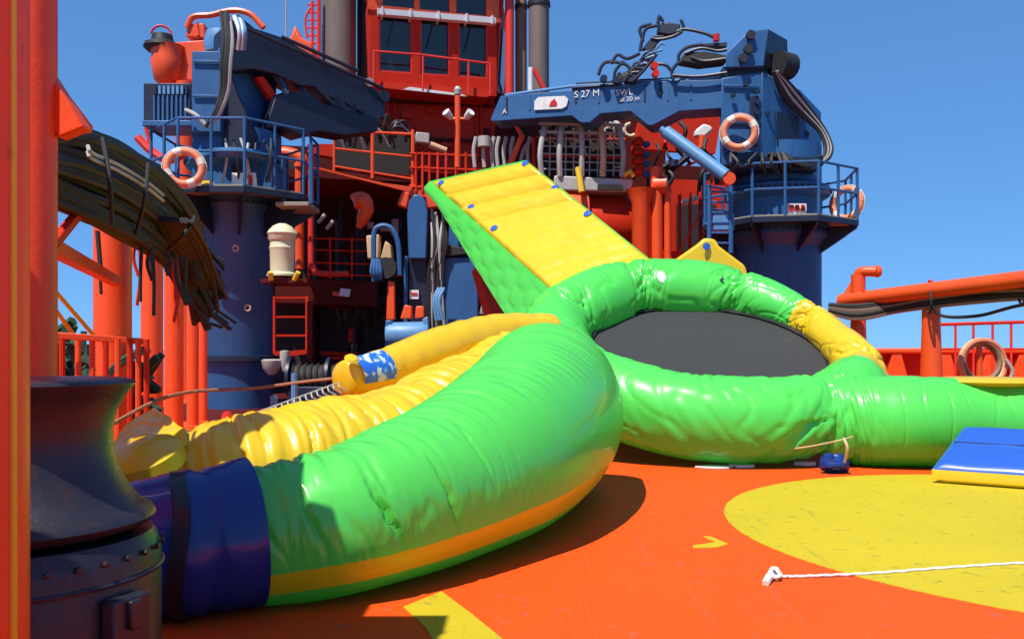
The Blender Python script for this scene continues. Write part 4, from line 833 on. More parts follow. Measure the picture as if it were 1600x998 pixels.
# wheelhouse tower
sp([(600, 250), (765, 262), (775, 190), (770, 140), (590, 138), (585, 180)], 3.2, 'tower_front', 'red_paint', .6)
sp([(745, 262), (800, 250), (790, 150), (770, 140)], 2.5, 'tower_corner', 'shaded_red_paint', .9)
sp([(580, 262), (760, 275), (760, 255), (590, 240)], .5, 'tower_base', 'red_paint', .3)
# wheelhouse: leaning front
def W(px, py, off=0):
    k = (py - 150) / 170.0; return SP(px, py, sg * (.45 * k + off))      # leans outward towards the top
def wq(px0, y0, px1, y1, px2, y2, px3, y3, off, th, name, mat, parent=HS, bevel=0):
    return MB().prism([W(px0, y0, off), W(px1, y1, off), W(px2, y2, off), W(px3, y3, off)], ns * th).build(name, mat, parent, smooth=0, bevel=bevel)
def row(px, a, b_): return lerp(a, b_, (px - 590) / 176)                  # rows slope down to the right
wt = lambda px: row(px, 14, 34); wb = lambda px: row(px, 112, 124)
# roof fascia with upper windows
wq(572, 0, 786, 24, 790, -55, 572, -60, .35, .25, 'roof_fascia_back', 'orange_paint')
for (x0, x1) in ((575, 598), (647, 656), (702, 713), (760, 780)): wq(x0, row(x0, 14, 30), x1, row(x1, 14, 30), x1, row(x1, -30, -14), x0, row(x0, -30, -14), .12, .2, 'fascia_post', 'orange_clean')
wq(575, row(575, 16, 34), 782, row(782, 16, 34), 782, row(782, 8, 26), 575, row(575, 8, 26), .08, .25, 'fascia_sill', 'orange_clean')
for (x0, x1) in ((598, 647), (656, 702), (713, 760)): wq(x0, row(x0, 9, 27), x1, row(x1, 9, 27), x1, row(x1, -25, -9), x0, row(x0, -25, -9), .25, .03, 'skylight_pane', 'glass_dark')
wq(590, row(590, 22, 36), 775, row(775, 22, 36), 775, row(775, 13, 27), 590, row(590, 13, 27), -.12, .25, 'sun_visor', 'white_paint')
wq(570, -52, 792, -34, 800, -75, 565, -95, -.2, 3.5, 'roof_slab', 'orange_paint')
WN = [(592, 644), (656, 703), (716, 762)]
for (x0, x1) in WN:
    fr = wq(x0, wb(x0), x1, wb(x1), x1, wt(x1), x0, wt(x0), .30, .03, 'window', 'glass_dark')
    for (a_, b2, c_, d_) in ((x0, wt(x0), x1, wt(x1)), (x0, wb(x0) - 2.5, x1, wb(x1) - 2.5)): wq(a_, b2 + 2.5, c_, d_ + 2.5, c_, d_, a_, b2, .16, .14, 'frame', 'pink_red_paint', fr)
    for x in (x0, x1 - 2.5): wq(x, wb(x) - 3, x + 2.5, wb(x) - 3, x + 2.5, wt(x) + 3, x, wt(x) + 3, .16, .14, 'frame', 'pink_red_paint', fr)
    wq(x0 + 4, wb(x0) - 4, x1 - 5, wb(x1) - 4, x1 - 12, wb(x1) - 15, x0 + 6, wb(x0) - 12, .45, .02, 'chart_desk', 'grey_steel', fr)
for (x0, x1) in ((578, 592), (644, 656), (703, 716), (762, 776)): wq(x0, wb(x0), x1, wb(x1), x1, wt(x1), x0, wt(x0), .12, .25, 'window_pillar', 'red_paint')
wq(578, wb(578) + 32, 776, wb(776) + 26, 776, wb(776), 578, wb(578), .10, .3, 'apron', 'red_paint')
# right side wall with tall window
r0, r1 = W(776, 140, .3), W(784, 0, .3); bk = ns * 3.0 + Vector((.9, 0, 0))
MB().prism([r0, r0 + bk * .9, r1 + bk, r1], (-.08, 0, 0)).build('side_wall', 'red_paint', HS, smooth=0)
o2 = Vector((.03, 0, 0)); MB().prism([lerp(r0, r1, .12) + bk * .15 + o2, lerp(r0, r1, .12) + bk * .6 + o2, lerp(r0, r1, .75) + bk * .6 + o2, lerp(r0, r1, .75) + bk * .15 + o2], (.03, 0, 0)).build('side_window', 'glass_dark', HS, smooth=0)
l0, l1 = W(578, 145, .3), W(574, 0, .3); MB().prism([l0, l1, l1 + ns * 3.2, l0 + ns * 3.2], (.08, 0, 0)).build('side_wall', 'red_paint', HS, smooth=0)
MB().prism([W(578, 148, 3.3), W(784, 140, 3.3), W(786, -50, 3.3), W(574, -60, 3.3)], ns * .1).build('rear_wall', 'shade_black_paint', HS, smooth=0)
# ledge and white streaks, railing across the windows
sp([(580, 135), (628, 141), (760, 152), (770, 146), (770, 140), (590, 128)], 1.2, 'front_ledge', 'red_paint', -.55)
sp([(630, 140), (730, 151), (720, 147), (640, 136)], .05, 'ledge_trim', 'white_paint', -.62)
RLG = thing('wheelhouse_railing', 'thin red railing in front of the three wheelhouse windows', 'railing', tuple(SP(680, 140)))
for dy in (0, ): MB().tube([SP(583, 80, -sg * .8), SP(660, 86, -sg * .8), SP(768, 100, -sg * .8)], .035, 7).build('top_bar', 'pink_red_paint', RLG)
for x in (584, 661, 732, 766): MB().tube([SP(x, 80 + (x - 583) * .1, -sg * .8), SP(x, 136 + (x - 583) * .08, -sg * .8)], .035, 7).build('upright_bar', 'pink_red_paint', RLG)
# right wing of the superstructure
sp([(700, 300), (1040, 300), (1040, 178), (775, 185), (700, 200)], .3, 'wing_bulkhead', 'shaded_red_paint', 2.6)
sp([(990, 232), (1118, 240), (1128, 176), (1060, 174), (1000, 190)], .3, 'wing_box', 'red_paint', 1.5)
sp([(1050, 392), (1150, 396), (1150, 284), (1050, 280)], .3, 'lower_wing', 'red_paint', 1.8)
sp([(1058, 392), (1120, 396), (1120, 320), (1058, 318)], .1, 'lower_opening', 'shade_black_paint', 1.6)  # near-black panel stands in for shade inside the wing
spg(1040, 1255, 395, 2.0, .3, 'wing_base', 'red_paint')
# near-black panels painting in unlit doorways low on the bulkhead
for (x0, x1, y0, y1) in ((500, 590, 468, 600), (425, 492, 470, 600), (590, 640, 330, 600), (760, 800, 320, 480)): sp([(x0, y1), (x1, y1), (x1, y0), (x0, y0)], .12, 'opening', 'shade_black_paint', 3.0)
# mid level gallery with rail and ladder frame
GL = thing('gallery', 'red gallery platform, darkened for shade, with railings in the cave between crane and davit', 'gallery', tuple(SP(520, 560, sg * 1)))
sp([(430, 472), (590, 478), (590, 440), (430, 434)], 1.6, 'gallery_beam', 'shaded_red_paint', .3, parent=GL)
for y in (372, 390, 410, 428): MB().tube([SP(480, y, sg * .2), SP(585, y + 3, sg * .2)], .03, 7).build('guard_rail', 'red_paint', GL)
for x in (482, 516, 550, 584): MB().tube([SP(x, 370, sg * .2), SP(x, 436, sg * .2)], .035, 7).build('stanchion', 'red_paint', GL)
sp([(530, 462), (546, 464), (548, 452), (532, 450)], .05, 'small_plate', 'white_paint', .2, parent=GL)
sp([(520, 462), (532, 463), (531, 456), (519, 455)], .05, 'small_plate', 'orange_clean', .22, parent=GL)
LD = thing('deck_ladder', 'red open rung frame below the cream ventilator', 'ladder', tuple(SP(455, 600, 0)))
for x in (428, 480): MB().beam(SP(x, 552, -sg * .5), SP(x, 463, -sg * .5), .09, .09).build('side_rail', 'red_paint', LD)
for y in (465, 495, 524, 550): MB().beam(SP(428, y, -sg * .5), SP(480, y, -sg * .5), .06, .06).build('rung', 'red_paint', LD)
sp([(425, 560), (485, 552), (490, 545), (430, 550)], .9, 'foot_step', 'red_paint', -1.2, parent=LD)
# orange down pipes
for i, (pts, r, mt, lb) in enumerate((([(468, 255), (468, 420)], .13, 'orange_clean', 'thicker orange vertical pipe right of the left crane'), ([(486, 250), (486, 400), (489, 418), (500, 427), (545, 428)], .085, 'pink_red_paint', 'thinner red pipe bending right at its foot beside the left crane'))):
    mb = MB(); mb.tube(cr([P(x, y, 25.0) for x, y in pts], 5), r, 12); tag(mb.build('vertical_pipe', mt), lb, 'pipe', 'pipes right of the left crane')
mb = MB(); mb.tube(cr([P(428, 246, 25), P(445, 240, 25), P(470, 248, 25), P(470, 262, 25)], 5), .2, 12); tag(mb.build('pipe_bend', 'orange_clean'), 'short fat orange pipe bend above the vertical pipes', 'pipe')
# cream ventilator
CV = thing('cream_ventilator', 'cream coloured round capped ventilator on a shelf right of the left crane column', 'ventilator', tuple(P(440, 436, 20.5)))
MB().lathe(P(441, 432, 20.5), [(.36, 0), (.36, .05), (.28, .1), (.29, .62), (.31, .68), (.29, .72), (.28, .85)], 28).build('vent_body', 'cream_paint', CV)
MB().lathe(P(441, 377, 20.5), [(.30, 0), (.33, .05), (.33, .13), (.36, .18), (.32, .25), (.22, .36), (.1, .42), (0, .42)], 28).build('vent_cap', 'cream_paint', CV)
sh = MB(); sh.box(P(441, 436, 20.5) + Vector((.1, .3, -.06)), (1.1, 1.1, .1)); sh.box(P(441, 436, 20.5) + Vector((.5, .7, -2)), (.12, .12, 3.0)); sh.build('shelf', 'shaded_red_paint', CV)
for x in (424, 460): MB().tube([P(x, 437, 20.2), P(x + (6 if x > 440 else -2), 425, 20.1)], .06, 8).build('lashing_foot', 'yellow_paint', CV)
# dark fillers behind: machinery silhouettes
# grey lamp/light pair near crane foot
mb = MB(); mb.lathe(P(425, 585, 21), [(.1, 0), (.22, .15), (.26, .35), (.2, .38), (0, .38)], 16); mb.lathe(P(445, 580, 21), [(.06, 0), (.12, .2), (.12, .5), (0, .52)], 12); tag(mb.build('deck_fitting', 'grey_steel'), 'pale grey cowl fitting at the foot of the left crane', 'deck fitting')

# ---------- upper works gear: winch station on the deck edge (left of the tower)
WS = thing('winch_station', 'orange railed winch station with tangled dark hoses above the dark cave', 'railing', tuple(SP(580, 290, -sg)))
y_ = lambda x: 204 + (x - 520) * .06
for f_ in (0, 28, 56): MB().tube([SP(522, 204 + f_, -sg * 1.2), SP(645, 210 + f_ * 1.25, -sg * 1.2)], .045 if f_ == 0 else .035, 7).build('guard_rail', 'orange_paint', WS)
for x in (522, 582, 645): MB().tube([SP(x, 203, -sg * 1.2), SP(x, 268 + (x - 520) * .18, -sg * 1.2)], .06 if x != 522 else .04, 8).build('stanchion', 'orange_paint', WS)
rnd = random.Random(31)
sp([(524, 262), (640, 284), (640, 205), (524, 205)], .4, 'backing', 'shade_black_paint', -.2, parent=WS)
for k in range(16):
    x0 = rnd.uniform(530, 620); y0 = rnd.uniform(188, 205); MB().tube(cr([SP(x0, y0 + 30, -sg * .7), SP(x0 + rnd.uniform(-8, 8), y0, -sg * .9), SP(x0 + rnd.uniform(10, 26), y0 - 10 + rnd.uniform(0, 10), -sg * .9), SP(x0 + rnd.uniform(20, 40), y0 + 25, -sg * .7)], 5), .045, 7).build('control_hose', rnd.choice(['black_rubber', 'grey_steel', 'black_rubber', 'olive_hose']), WS)
mb = MB(); mb.prism([SP(650, 222, -sg), SP(671, 224, -sg), SP(671, 208, -sg), SP(650, 206, -sg)], ns * .4); tag(mb.build('control_box', 'grey_steel', bevel=.03), 'grey control box right of the winch station railing', 'box')
mb = MB(); mb.tube([SP(672, 226, -sg), SP(697, 236, -sg)], .11, 10); tag(mb.build('light_canister', 'beige_paint'), 'beige cylinder lying right of the grey control box', 'canister')
# lower railing under tower
LR = thing('tower_railing', 'red lattice of thin posts below the wheelhouse tower', 'railing', tuple(SP(690, 290, -sg)))
for x in (650, 660, 671, 684, 697, 712, 728, 742): MB().tube([SP(x, 238, -sg * 1.3), SP(x, 300, -sg * 1.3)], .045, 7).build('upright_bar', rnd.choice(['red_paint', 'pink_red_paint']), LR)
for y in (240, 262, 292): MB().tube([SP(640, y, -sg * 1.3), SP(745, y + 4, -sg * 1.3)], .04, 7).build('guard_rail', 'red_paint', LR)
sp([(640, 305), (700, 312), (700, 296), (640, 288)], .2, 'sill', 'orange_paint', -1.3, parent=LR)
# mast with two white floodlights in front of the tower
MS = thing('light_mast', 'orange post with two white floodlights in front of the wheelhouse tower', 'light mast', tuple(P(715, 300, 26)))
MB().tube([P(715, 262, 26.5), P(715, 150, 26.5)], .09, 12).build('mast', 'orange_clean', MS)
MB().lathe(P(715, 148, 26.5), [(0, 0), (.1, 0), (.12, .15), (.06, .25), (0, .25)], 12).build('mast_lamp', 'grey_steel', MS)
MB().tube([P(700, 186, 26.5), P(734, 186, 26.5)], .05, 8).build('cross_arm', 'orange_clean', MS)
for sx, px in ((-1, 701), (1, 732)):
    MB().lathe(P(px, 180, 26.3), [(.05, -.16), (.10, -.1), (.12, .08), (.13, .14), (0, .11)], 16, 0, Vector((sx * .5, -.5, .5))).build('floodlight', 'white_paint', MS)
# exhaust stacks
def stack(px0, px1, y1, Y, mat, name, label, bands=()):
    c = P((px0 + px1) / 2, y1, Y); r = (px1 - px0) / 2 / F * Y; T = thing(name, label, 'exhaust pipe', (c.x, c.y, c.z), 'exhaust pipes'); MB().lathe(c, [(r, 0), (r, 5.0), (r * .9, 5.0), (r * .9, 4.8)], 32).build('pipe', mat, T)
    for yb in bands: MB().lathe(P((px0 + px1) / 2, yb, Y), [(r * 1.12, -.07), (r * 1.12, .07)], 32).build('pipe_collar', 'black_rubber', T)
    return T
stack(503, 556, 118, 29, 'exhaust_steel', 'exhaust_pipe', 'wide weathered grey exhaust pipe left of the wheelhouse')
stack(558, 584, 140, 29.6, 'black_rubber', 'exhaust_pipe', 'black exhaust pipe squeezed between grey pipe and wheelhouse')
stack(789, 803, 190, 29, 'pink_red_paint', 'exhaust_pipe', 'slim bright red pipe at the right edge of the wheelhouse')
stack(805, 823, 190, 29.6, 'pipe_brown', 'exhaust_pipe', 'slim brown pipe between the red pipe and the wide grey pipe', (12,))
stack(826, 858, 190, 29.3, 'exhaust_steel', 'exhaust_pipe', 'wide grey exhaust pipe standing against the sky right of the wheelhouse', (8, ))
mb = MB(); mb.tube([P(488, 130, 28.4), P(488, 2, 28.4)], .05, 8); mb.tube([P(498, 130, 28.4), P(498, -10, 28.4)], .07, 8)
for y in range(8, 120, 12): mb.tube([P(480, y, 28.4), P(498, y, 28.4)], .03, 6)
mb.tube(cr([P(480, 60, 28.4), P(477, 30, 28.4), P(488, 8, 28.4)], 5), .04, 6)
tag(mb.build('pipe_ladder', 'pink_red_paint'), 'red caged ladder clinging to the left exhaust pipe', 'ladder')
mb = MB(); mb.prism([P(442, 90, 28), P(492, 92, 28), P(486, 66, 28), P(470, 58, 28), P(460, 38, 28), P(452, 60, 28), P(444, 62, 28)], (0, .8, 0)); tag(mb.build('orange_locker', 'orange_clean', bevel=.08), 'small peaked orange housing above the left boom', 'housing')
mb = MB(); mb.tube([P(447, 90, 28), P(447, -20, 28)], .03, 6); tag(mb.build('whip_aerial', 'grey_steel'), 'thin whip aerial left of the exhaust pipes', 'aerial')
mb = MB(); mb.tube([P(829, 150, 27.5), P(829, 106, 27.5)], .08, 8); tag(mb.build('white_pole', 'white_paint'), 'short white pole before the right exhaust pipe', 'pole')
mb = MB(); mb.tube([P(834, 108, 27.5), P(850, 140, 27.5)], .08, 6); tag(mb.build('red_lever', 'pink_red_paint'), 'short red sloping bar beside the white pole', 'bar')

# ---------- cargo cage of grey hoops, right of the slide top
CG = thing('hoop_cage', 'cage of pale grey hoops over dark nets on a grey ledge behind the slide', 'cage', tuple(P(910, 300, 25)))
for k, px in enumerate((848, 876, 909, 940, 970)):
    w_ = [4, 2, 0, -2, -4][k]; MB().tube(cr([P(px - w_ * .4, 276, 24.6), P(px - w_, 240, 24.5), P(px + w_ * .3, 205, 24.6), P(px + w_, 196 if k != 2 else 190, 25.0), P(px + w_ * 2, 192, 26.0)], 5), .08, 8).build('hoop', 'grey_steel' if k != 3 else 'beige_paint', CG)
for y in (215, 243): MB().tube([P(838, y, 25.2), P(978, y + 4, 25.2)], .05, 7).build('cross_bar', 'red_paint', CG)
for y in (193, 206): MB().tube([P(842, y, 24.7), P(976, y + 3, 24.7)], .05, 7).build('top_bar', 'grey_steel', CG)
for k in range(11): MB().tube([P(846 + k * 12.5, 276, 24.9), P(847 + k * 12.5, 206, 24.9)], .022, 5).build('net_cord', 'grey_steel', CG)
for k in range(5): MB().tube([P(842, 216 + k * 12, 24.88), P(974, 219 + k * 12, 24.88)], .022, 5).build('net_cord', 'grey_steel', CG)
for px in (834, 872, 976): MB().tube([P(px, 275, 25.3), P(px, 216, 25.3)], .06, 7).build('cage_post', 'red_paint', CG)
MB().prism([P(845, 275, 25.6), P(972, 275, 25.6), P(972, 222, 25.6), P(850, 215, 25.6)], (0, .7, 0)).build('dark_lining', 'shade_black_paint', CG, bevel=.05)
rnd = random.Random(17)
for k in range(22):
    x0 = rnd.uniform(845, 965); MB().tube(cr([P(x0, 216, 25.3), P(x0 + rnd.uniform(-6, 6), rnd.uniform(190, 206), 25.2), P(x0 + rnd.uniform(6, 20), rnd.uniform(192, 212), 25.3), P(x0 + rnd.uniform(10, 28), 222, 25.4)], 4), .06, 6).build('net_fold', rnd.choice(['green_net', 'grey_steel', 'black_rubber', 'brown_hose', 'grey_steel']), CG)
MB().prism([P(866, 297, 24.6), P(985, 300, 24.6), P(990, 280, 24.6), P(866, 274, 24.6)], (0, 1.5, 0)).build('ledge', 'grey_steel', CG, bevel=.04)
MB().prism([P(934, 296, 24.5), P(975, 296, 24.5), P(970, 288, 24.5), P(934, 288, 24.5)], (0, .1, 0)).build('ledge_slot', 'shade_black_paint', CG)
MB().tube([P(903, 262, 24.5), P(909, 300, 24.4)], .09, 8).build('yellow_strap', 'yellow_paint', CG)
MB().tube([P(975, 274, 24.5), P(985, 268, 24.4), P(990, 276, 24.4)], .07, 8).build('yellow_strap', 'yellow_paint', CG)
# row of upright grey levers left of the cage
for i, px in enumerate((742, 757, 770, 778, 789, 800, 826)):
    mb = MB(); mb.tube(cr([P(px, 262, 25.5), P(px - 2, 235, 25.5), P(px + 2, 214, 25.5)], 4), .06, 7)
    if px == 757: mb.lathe(P(757, 222, 25.4), [(0, -.15), (.2, -.15), (.2, .15), (0, .18)], 12)
    if i == 6: mb.tube(cr([P(812, 262, 25.5), P(818, 235, 25.5), P(832, 216, 25.5)], 4), .06, 7)
    tag(mb.build('lever', 'grey_steel'), ['leftmost upright grey lever behind the slide top', 'grey lever with a round box head, second from left', 'third upright grey lever behind the slide top', 'fourth grey lever, close beside the third', 'grey lever left of the red sloping bar', 'grey lever right of the red sloping bar', 'pair of curved grey levers touching the hoop cage'][i], 'lever', 'grey levers behind the slide')
mb = MB(); mb.tube([P(795, 262, 25.2), P(816, 212, 25.2)], .09, 8); mb.tube([P(800, 185, 25.2), P(816, 214, 25.2)], .06, 8); tag(mb.build('red_bar', 'orange_clean'), 'orange red sloping bar rising behind the slide top', 'bar')
# wheel valves
mb = MB(); mb.torus(P(985, 203, 25), .18, .05, Vector((0, -1, 0)), a0=1.6, a1=5.5, n=14); tag(mb.build('cream_hook', 'cream_paint'), 'cream curved hook right of the hoop cage', 'hook')
VS = thing('valve_stack', 'stack of orange valve bodies with small blue fittings right of the hoop cage', 'valves', tuple(P(1000, 300, 25)))
for y in (222, 238, 252, 268): MB().lathe(P(997, y, 25), [(0, -.1), (.17, -.1), (.2, 0), (.15, .12), (0, .14)], 14).build('valve_body', 'red_paint', VS); MB().lathe(P(1010, y + 4, 24.9), [(0, -.05), (.1, -.05), (.1, .05), (0, .06)], 10, 0, Vector((.4, -1, 0))).build('blue_fitting', 'blue_paint', VS)
MB().tube([P(990, 275, 25), P(992, 216, 25)], .06, 8).build('riser', 'orange_paint', VS)
# tanks and columns below the ledge
TK = thing('round_tank', 'orange and red horizontal tank under the grey ledge', 'tank', tuple(P(940, 400, 25)))
MB().lathe(P(870, 352, 25.6), [(0, -.5), (.5, -.4), (.85, 0), (.9, .25), (.9, 2.4), (.8, 2.6), (0, 2.6)], 32, 0, Vector((1, .05, 0))).build('tank_shell', 'red_paint', TK)
MB().lathe(P(872, 335, 25.2), [(0, -.3), (.5, -.2), (.72, .1), (.75, .3), (.75, .8)], 28, 0, Vector((1, .1, 0))).build('tank_dome', 'orange_clean', TK)
for px, r, lb in ((1002, .27, 'widest of the orange columns under the ledge, flared at its top'), (1026, .17, 'middle orange column right of the tank'), (1043, .10, 'slimmest orange column right of the tank')):
    c = P(px, 400, 24.2); c.z = 0; zt_ = P(px, 296 if r > .2 else (262 if r > .12 else 292), 24.2).z; prof_ = [(r, 0), (r, zt_ - .4), (r * (1.6 if r > .2 else 1), zt_)]; mb = MB(); mb.lathe(c, prof_, 20)
    if r > .12 and r < .2: mb.lathe(c + Vector((.1, 0, zt_ - .5)), [(0, -.18), (.26, -.18), (.26, .2), (0, .2)], 14, 0, Vector((1, -.3, 0)))
    tag(mb.build('orange_column', 'orange_paint'), lb, 'column', 'orange columns right of the tank')
mb = MB(); mb.beam(P(1062, 392, 25), P(1102, 320, 25), .06, .06); tag(mb.build('diagonal_stay', 'pink_red_paint'), 'thin red diagonal stay under the right crane boom', 'stay')
for i, (px, py, Y) in enumerate(((1100, 205, 26), (1080, 312, 26))):
    T = thing('work_lamp', ['white hooded work lamp on red bracket beneath the right boom', 'flat white lamp in the dark opening under the right wing'][i], 'lamp', tuple(P(px, py, Y)))
    MB().prism([P(px - 14, py + 8, Y), P(px + 2, py + (5 if i else 8), Y), P(px + 14, py - 2, Y), P(px + 12, py - 8, Y), P(px, py - (6 if i else 12), Y), P(px - 13, py - (0 if i else 2), Y)], (0, .3, 0)).build('lamp_hood', 'white_paint', T, bevel=.05)
    if i == 0: MB().tube([P(1097, 214, 26), P(1096, 232, 26)], .1, 8).build('lamp_bracket', 'orange_paint', T)
mb = MB(); mb.tube([P(1050, 265, 25.5), P(1080, 240, 25.5)], .1, 8); mb.tube([P(1052, 250, 25.5), P(1036, 262, 25.5)], .08, 8); mb.lathe(P(1052, 256, 25.5), [(0, -.1), (.16, -.1), (.16, .1), (0, .1)], 12); tag(mb.build('swivel_arm', 'navy_shade_paint'), 'dark swivel arm in front of the sky gap under the right boom', 'arm')
mb = MB(); mb.box(P(1128, 348, 22.2), (.55, .4, .45)); tag(mb.build('grey_locker', 'light_blue_paint', bevel=.03), 'small grey-blue box on the right crane platform', 'box')

# ---------- blue davit frame in the cave
DV = thing('blue_davit', 'blue launching davit with tall round-topped arms standing behind the yellow roll', 'davit', tuple(P(670, 600, 23)))
def dv(poly, Y, d, name, mat, bevel=.03): return MB().prism([P(x, y, Y) for x, y in poly], (0, d, 0)).build(name, mat, DV, bevel=bevel)
dv([(638, 404), (666, 404), (668, 330), (664, 312), (656, 304), (646, 304), (639, 314), (636, 335)], 22.6, .4, 'tall_arm', 'blue_paint')
dv([(638, 600), (667, 600), (667, 402), (638, 402)], 22.9, .4, 'arm_shaft', 'navy_shade_paint')
dv([(630, 600), (637, 600), (637, 400), (631, 400)], 22.8, .3, 'side_plate', 'blue_paint')
dv([(690, 600), (748, 600), (746, 408), (738, 402), (698, 402), (692, 410)], 22.8, .5, 'wide_arm', 'blue_paint')
dv([(700, 390), (718, 390), (716, 342), (708, 336), (702, 345)], 23.2, .4, 'rear_arm', 'blue_paint')
dv([(682, 402), (730, 398), (730, 388), (700, 382), (682, 390)], 22.7, .4, 'black_joint', 'black_rubber')
MB().lathe(P(604, 524, 22.2), [(.0, 0), (.30, .0), (.34, .1), (.34, 1.0), (.30, 1.1), (0, 1.1)], 24, 0, Vector((1, 0, .02))).build('roller_drum', 'light_blue_paint', DV)
dv([(602, 560), (614, 560), (612, 500), (602, 500)], 22.0, .3, 'drum_cheek', 'blue_paint')
dv([(660, 536), (672, 530), (668, 494), (660, 498)], 22.0, .3, 'drum_cheek', 'light_blue_paint')
dv([(625, 498), (643, 498), (643, 478), (632, 476)], 22.3, .3, 'orange_chock', 'orange_clean'); dv([(648, 498), (663, 496), (662, 478), (650, 478)], 22.3, .3, 'orange_chock', 'orange_clean')
dv([(603, 500), (617, 500), (616, 440), (606, 438)], 22.5, .25, 'orange_leg', 'orange_clean')
dv([(640, 467), (654, 467), (654, 453), (640, 453)], 22.8, .05, 'instruction_plate', 'white_paint', 0); dv([(642, 460), (652, 460), (652, 457), (642, 457)], 22.77, .02, 'plate_line', 'red_paint', 0)
dv([(574, 404), (592, 404), (592, 366), (572, 368)], 23, .4, 'beige_cheek', 'beige_paint'); dv([(594, 404), (613, 404), (610, 382), (602, 376)], 23, .4, 'beige_cheek', 'beige_paint')
MB().lathe(P(605, 420, 22.7), [(0, 0), (.28, 0), (.3, .1), (.28, .3), (0, .3)], 20, 0, Vector((0, -1, 0))).build('sheave', 'black_rubber', DV)
rnd = random.Random(9)
MB().tube(cr([P(585, 440, 22.5), P(584, 370, 22.5), P(592, 354, 22.5), P(610, 356, 22.5), P(622, 380, 22.5), P(625, 430, 22.5)], 6), .07, 8).build('hydraulic_hose', 'blue_paint', DV)
for k in range(4): MB().tube(cr([P(583 + k * 3, 405, 22.4), P(580 + k * 5, 425, 22.3), P(588 + k * 2, 437, 22.4)], 5), .045, 7).build('hydraulic_hose', 'blue_paint', DV)
for k in range(12):
    x0 = rnd.uniform(672, 694); MB().tube(cr([P(x0, rnd.uniform(320, 350), 22.7), P(x0 + rnd.uniform(-6, 8), 380, 22.6), P(x0 + rnd.uniform(-8, 6), 430, 22.7), P(x0 + rnd.uniform(-6, 6), 520, 22.8)], 6), .045, 7).build('hydraulic_hose', rnd.choice(['black_rubber', 'grey_steel', 'blue_paint', 'black_rubber']), DV)
for k in range(3): MB().tube(cr([P(682 + k * 5, 500, 22.3), P(678 + k * 4, 470, 22.3), P(686 + k * 4, 450, 22.4)], 5), .05, 8).build('hydraulic_hose', 'light_blue_paint', DV)
for k in range(3): MB().tube(cr([P(750, 440, 22.5), P(756 + k * 3, 465, 22.4), P(752 + k * 2, 490, 22.5)], 5), .045, 7).build('hydraulic_hose', 'grey_steel', DV)
# red raking leg behind the slide
mb = MB(); mb.beam(P(750, 420, 21.5), P(776, 510, 20.8), .35, .3); tag(mb.build('raking_leg', 'red_paint', bevel=.02), 'red and orange raking leg left of the green slide side', 'leg')
WN_ = thing('dark_winch_filler', 'low dark rope winch added to blacken the deck left of the roller', 'winch', tuple(P(520, 620, 21)))  # made-up winch that keeps this stretch of deck black
for x0 in (455, 515, 575): MB().lathe(P(x0, 590, 21), [(0, -.04), (.5, -.04), (.5, .04), (0, .04)], 24, 0, Vector((1, 0, 0))).build('drum_flange', 'navy_shade_paint', WN_)
MB().tube([P(455, 590, 21), P(575, 590, 21)], .32, 20).build('drum_core', 'brown_hose', WN_)
for k in range(12): MB().torus(P(461 + k * 9.5, 590, 21), .34, .03, Vector((1, 0, .04)), n=18, seg=6).build('rope_turn', 'brown_hose' if k % 3 else 'black_rubber', WN_)
MB().prism([P(448, 625, 20.6), P(585, 625, 20.6), P(580, 604, 20.6), P(452, 604, 20.6)], (0, .9, 0)).build('winch_bed', 'navy_shade_paint', WN_, bevel=.02)
# orange hanging duct
mb = MB(); mb.tube(cr([P(548, 306, 24), P(562, 312, 24), P(572, 325, 24), P(566, 345, 24), P(560, 356, 24)], 5), [.06, .1, .14, .18, .22, .26, .28, .28, .26, .24, .22, .22, .2, .19, .18, .16, .14, .12, .1, .1, .08], 12); tag(mb.build('orange_duct', 'orange_clean', smooth=60), 'bent orange duct hanging in the dark cave', 'duct')
mb = MB(); mb.prism([P(620, 320, 24), P(636, 326, 24), P(640, 300, 24), P(628, 298, 24)], (0, .3, 0)); tag(mb.build('orange_bracket', 'orange_paint', bevel=.04), 'small orange bracket left of the tall blue arm top', 'bracket')
mb = MB(); mb.prism([P(668, 326, 24), P(698, 322, 24), P(690, 306, 24), P(664, 300, 24)], (0, .3, 0)); tag(mb.build('orange_bracket', 'orange_paint', bevel=.04), 'wider orange bracket between the tall blue arm and the slide', 'bracket')
for i, (px, py) in enumerate(((502, 342), (515, 352))):
    mb = MB(); mb.tube([P(px - 5, py + 6, 26), P(px + 6, py - 7, 26)], .06, 8); tag(mb.build('strip_lamp', 'grey_steel'), ['upper grey strip lamp in the dark cave', 'lower grey strip lamp in the dark cave'][i], 'lamp', 'strip lamps in the cave')

# ============================================================ SMALL DETAIL
rnd = random.Random(77)
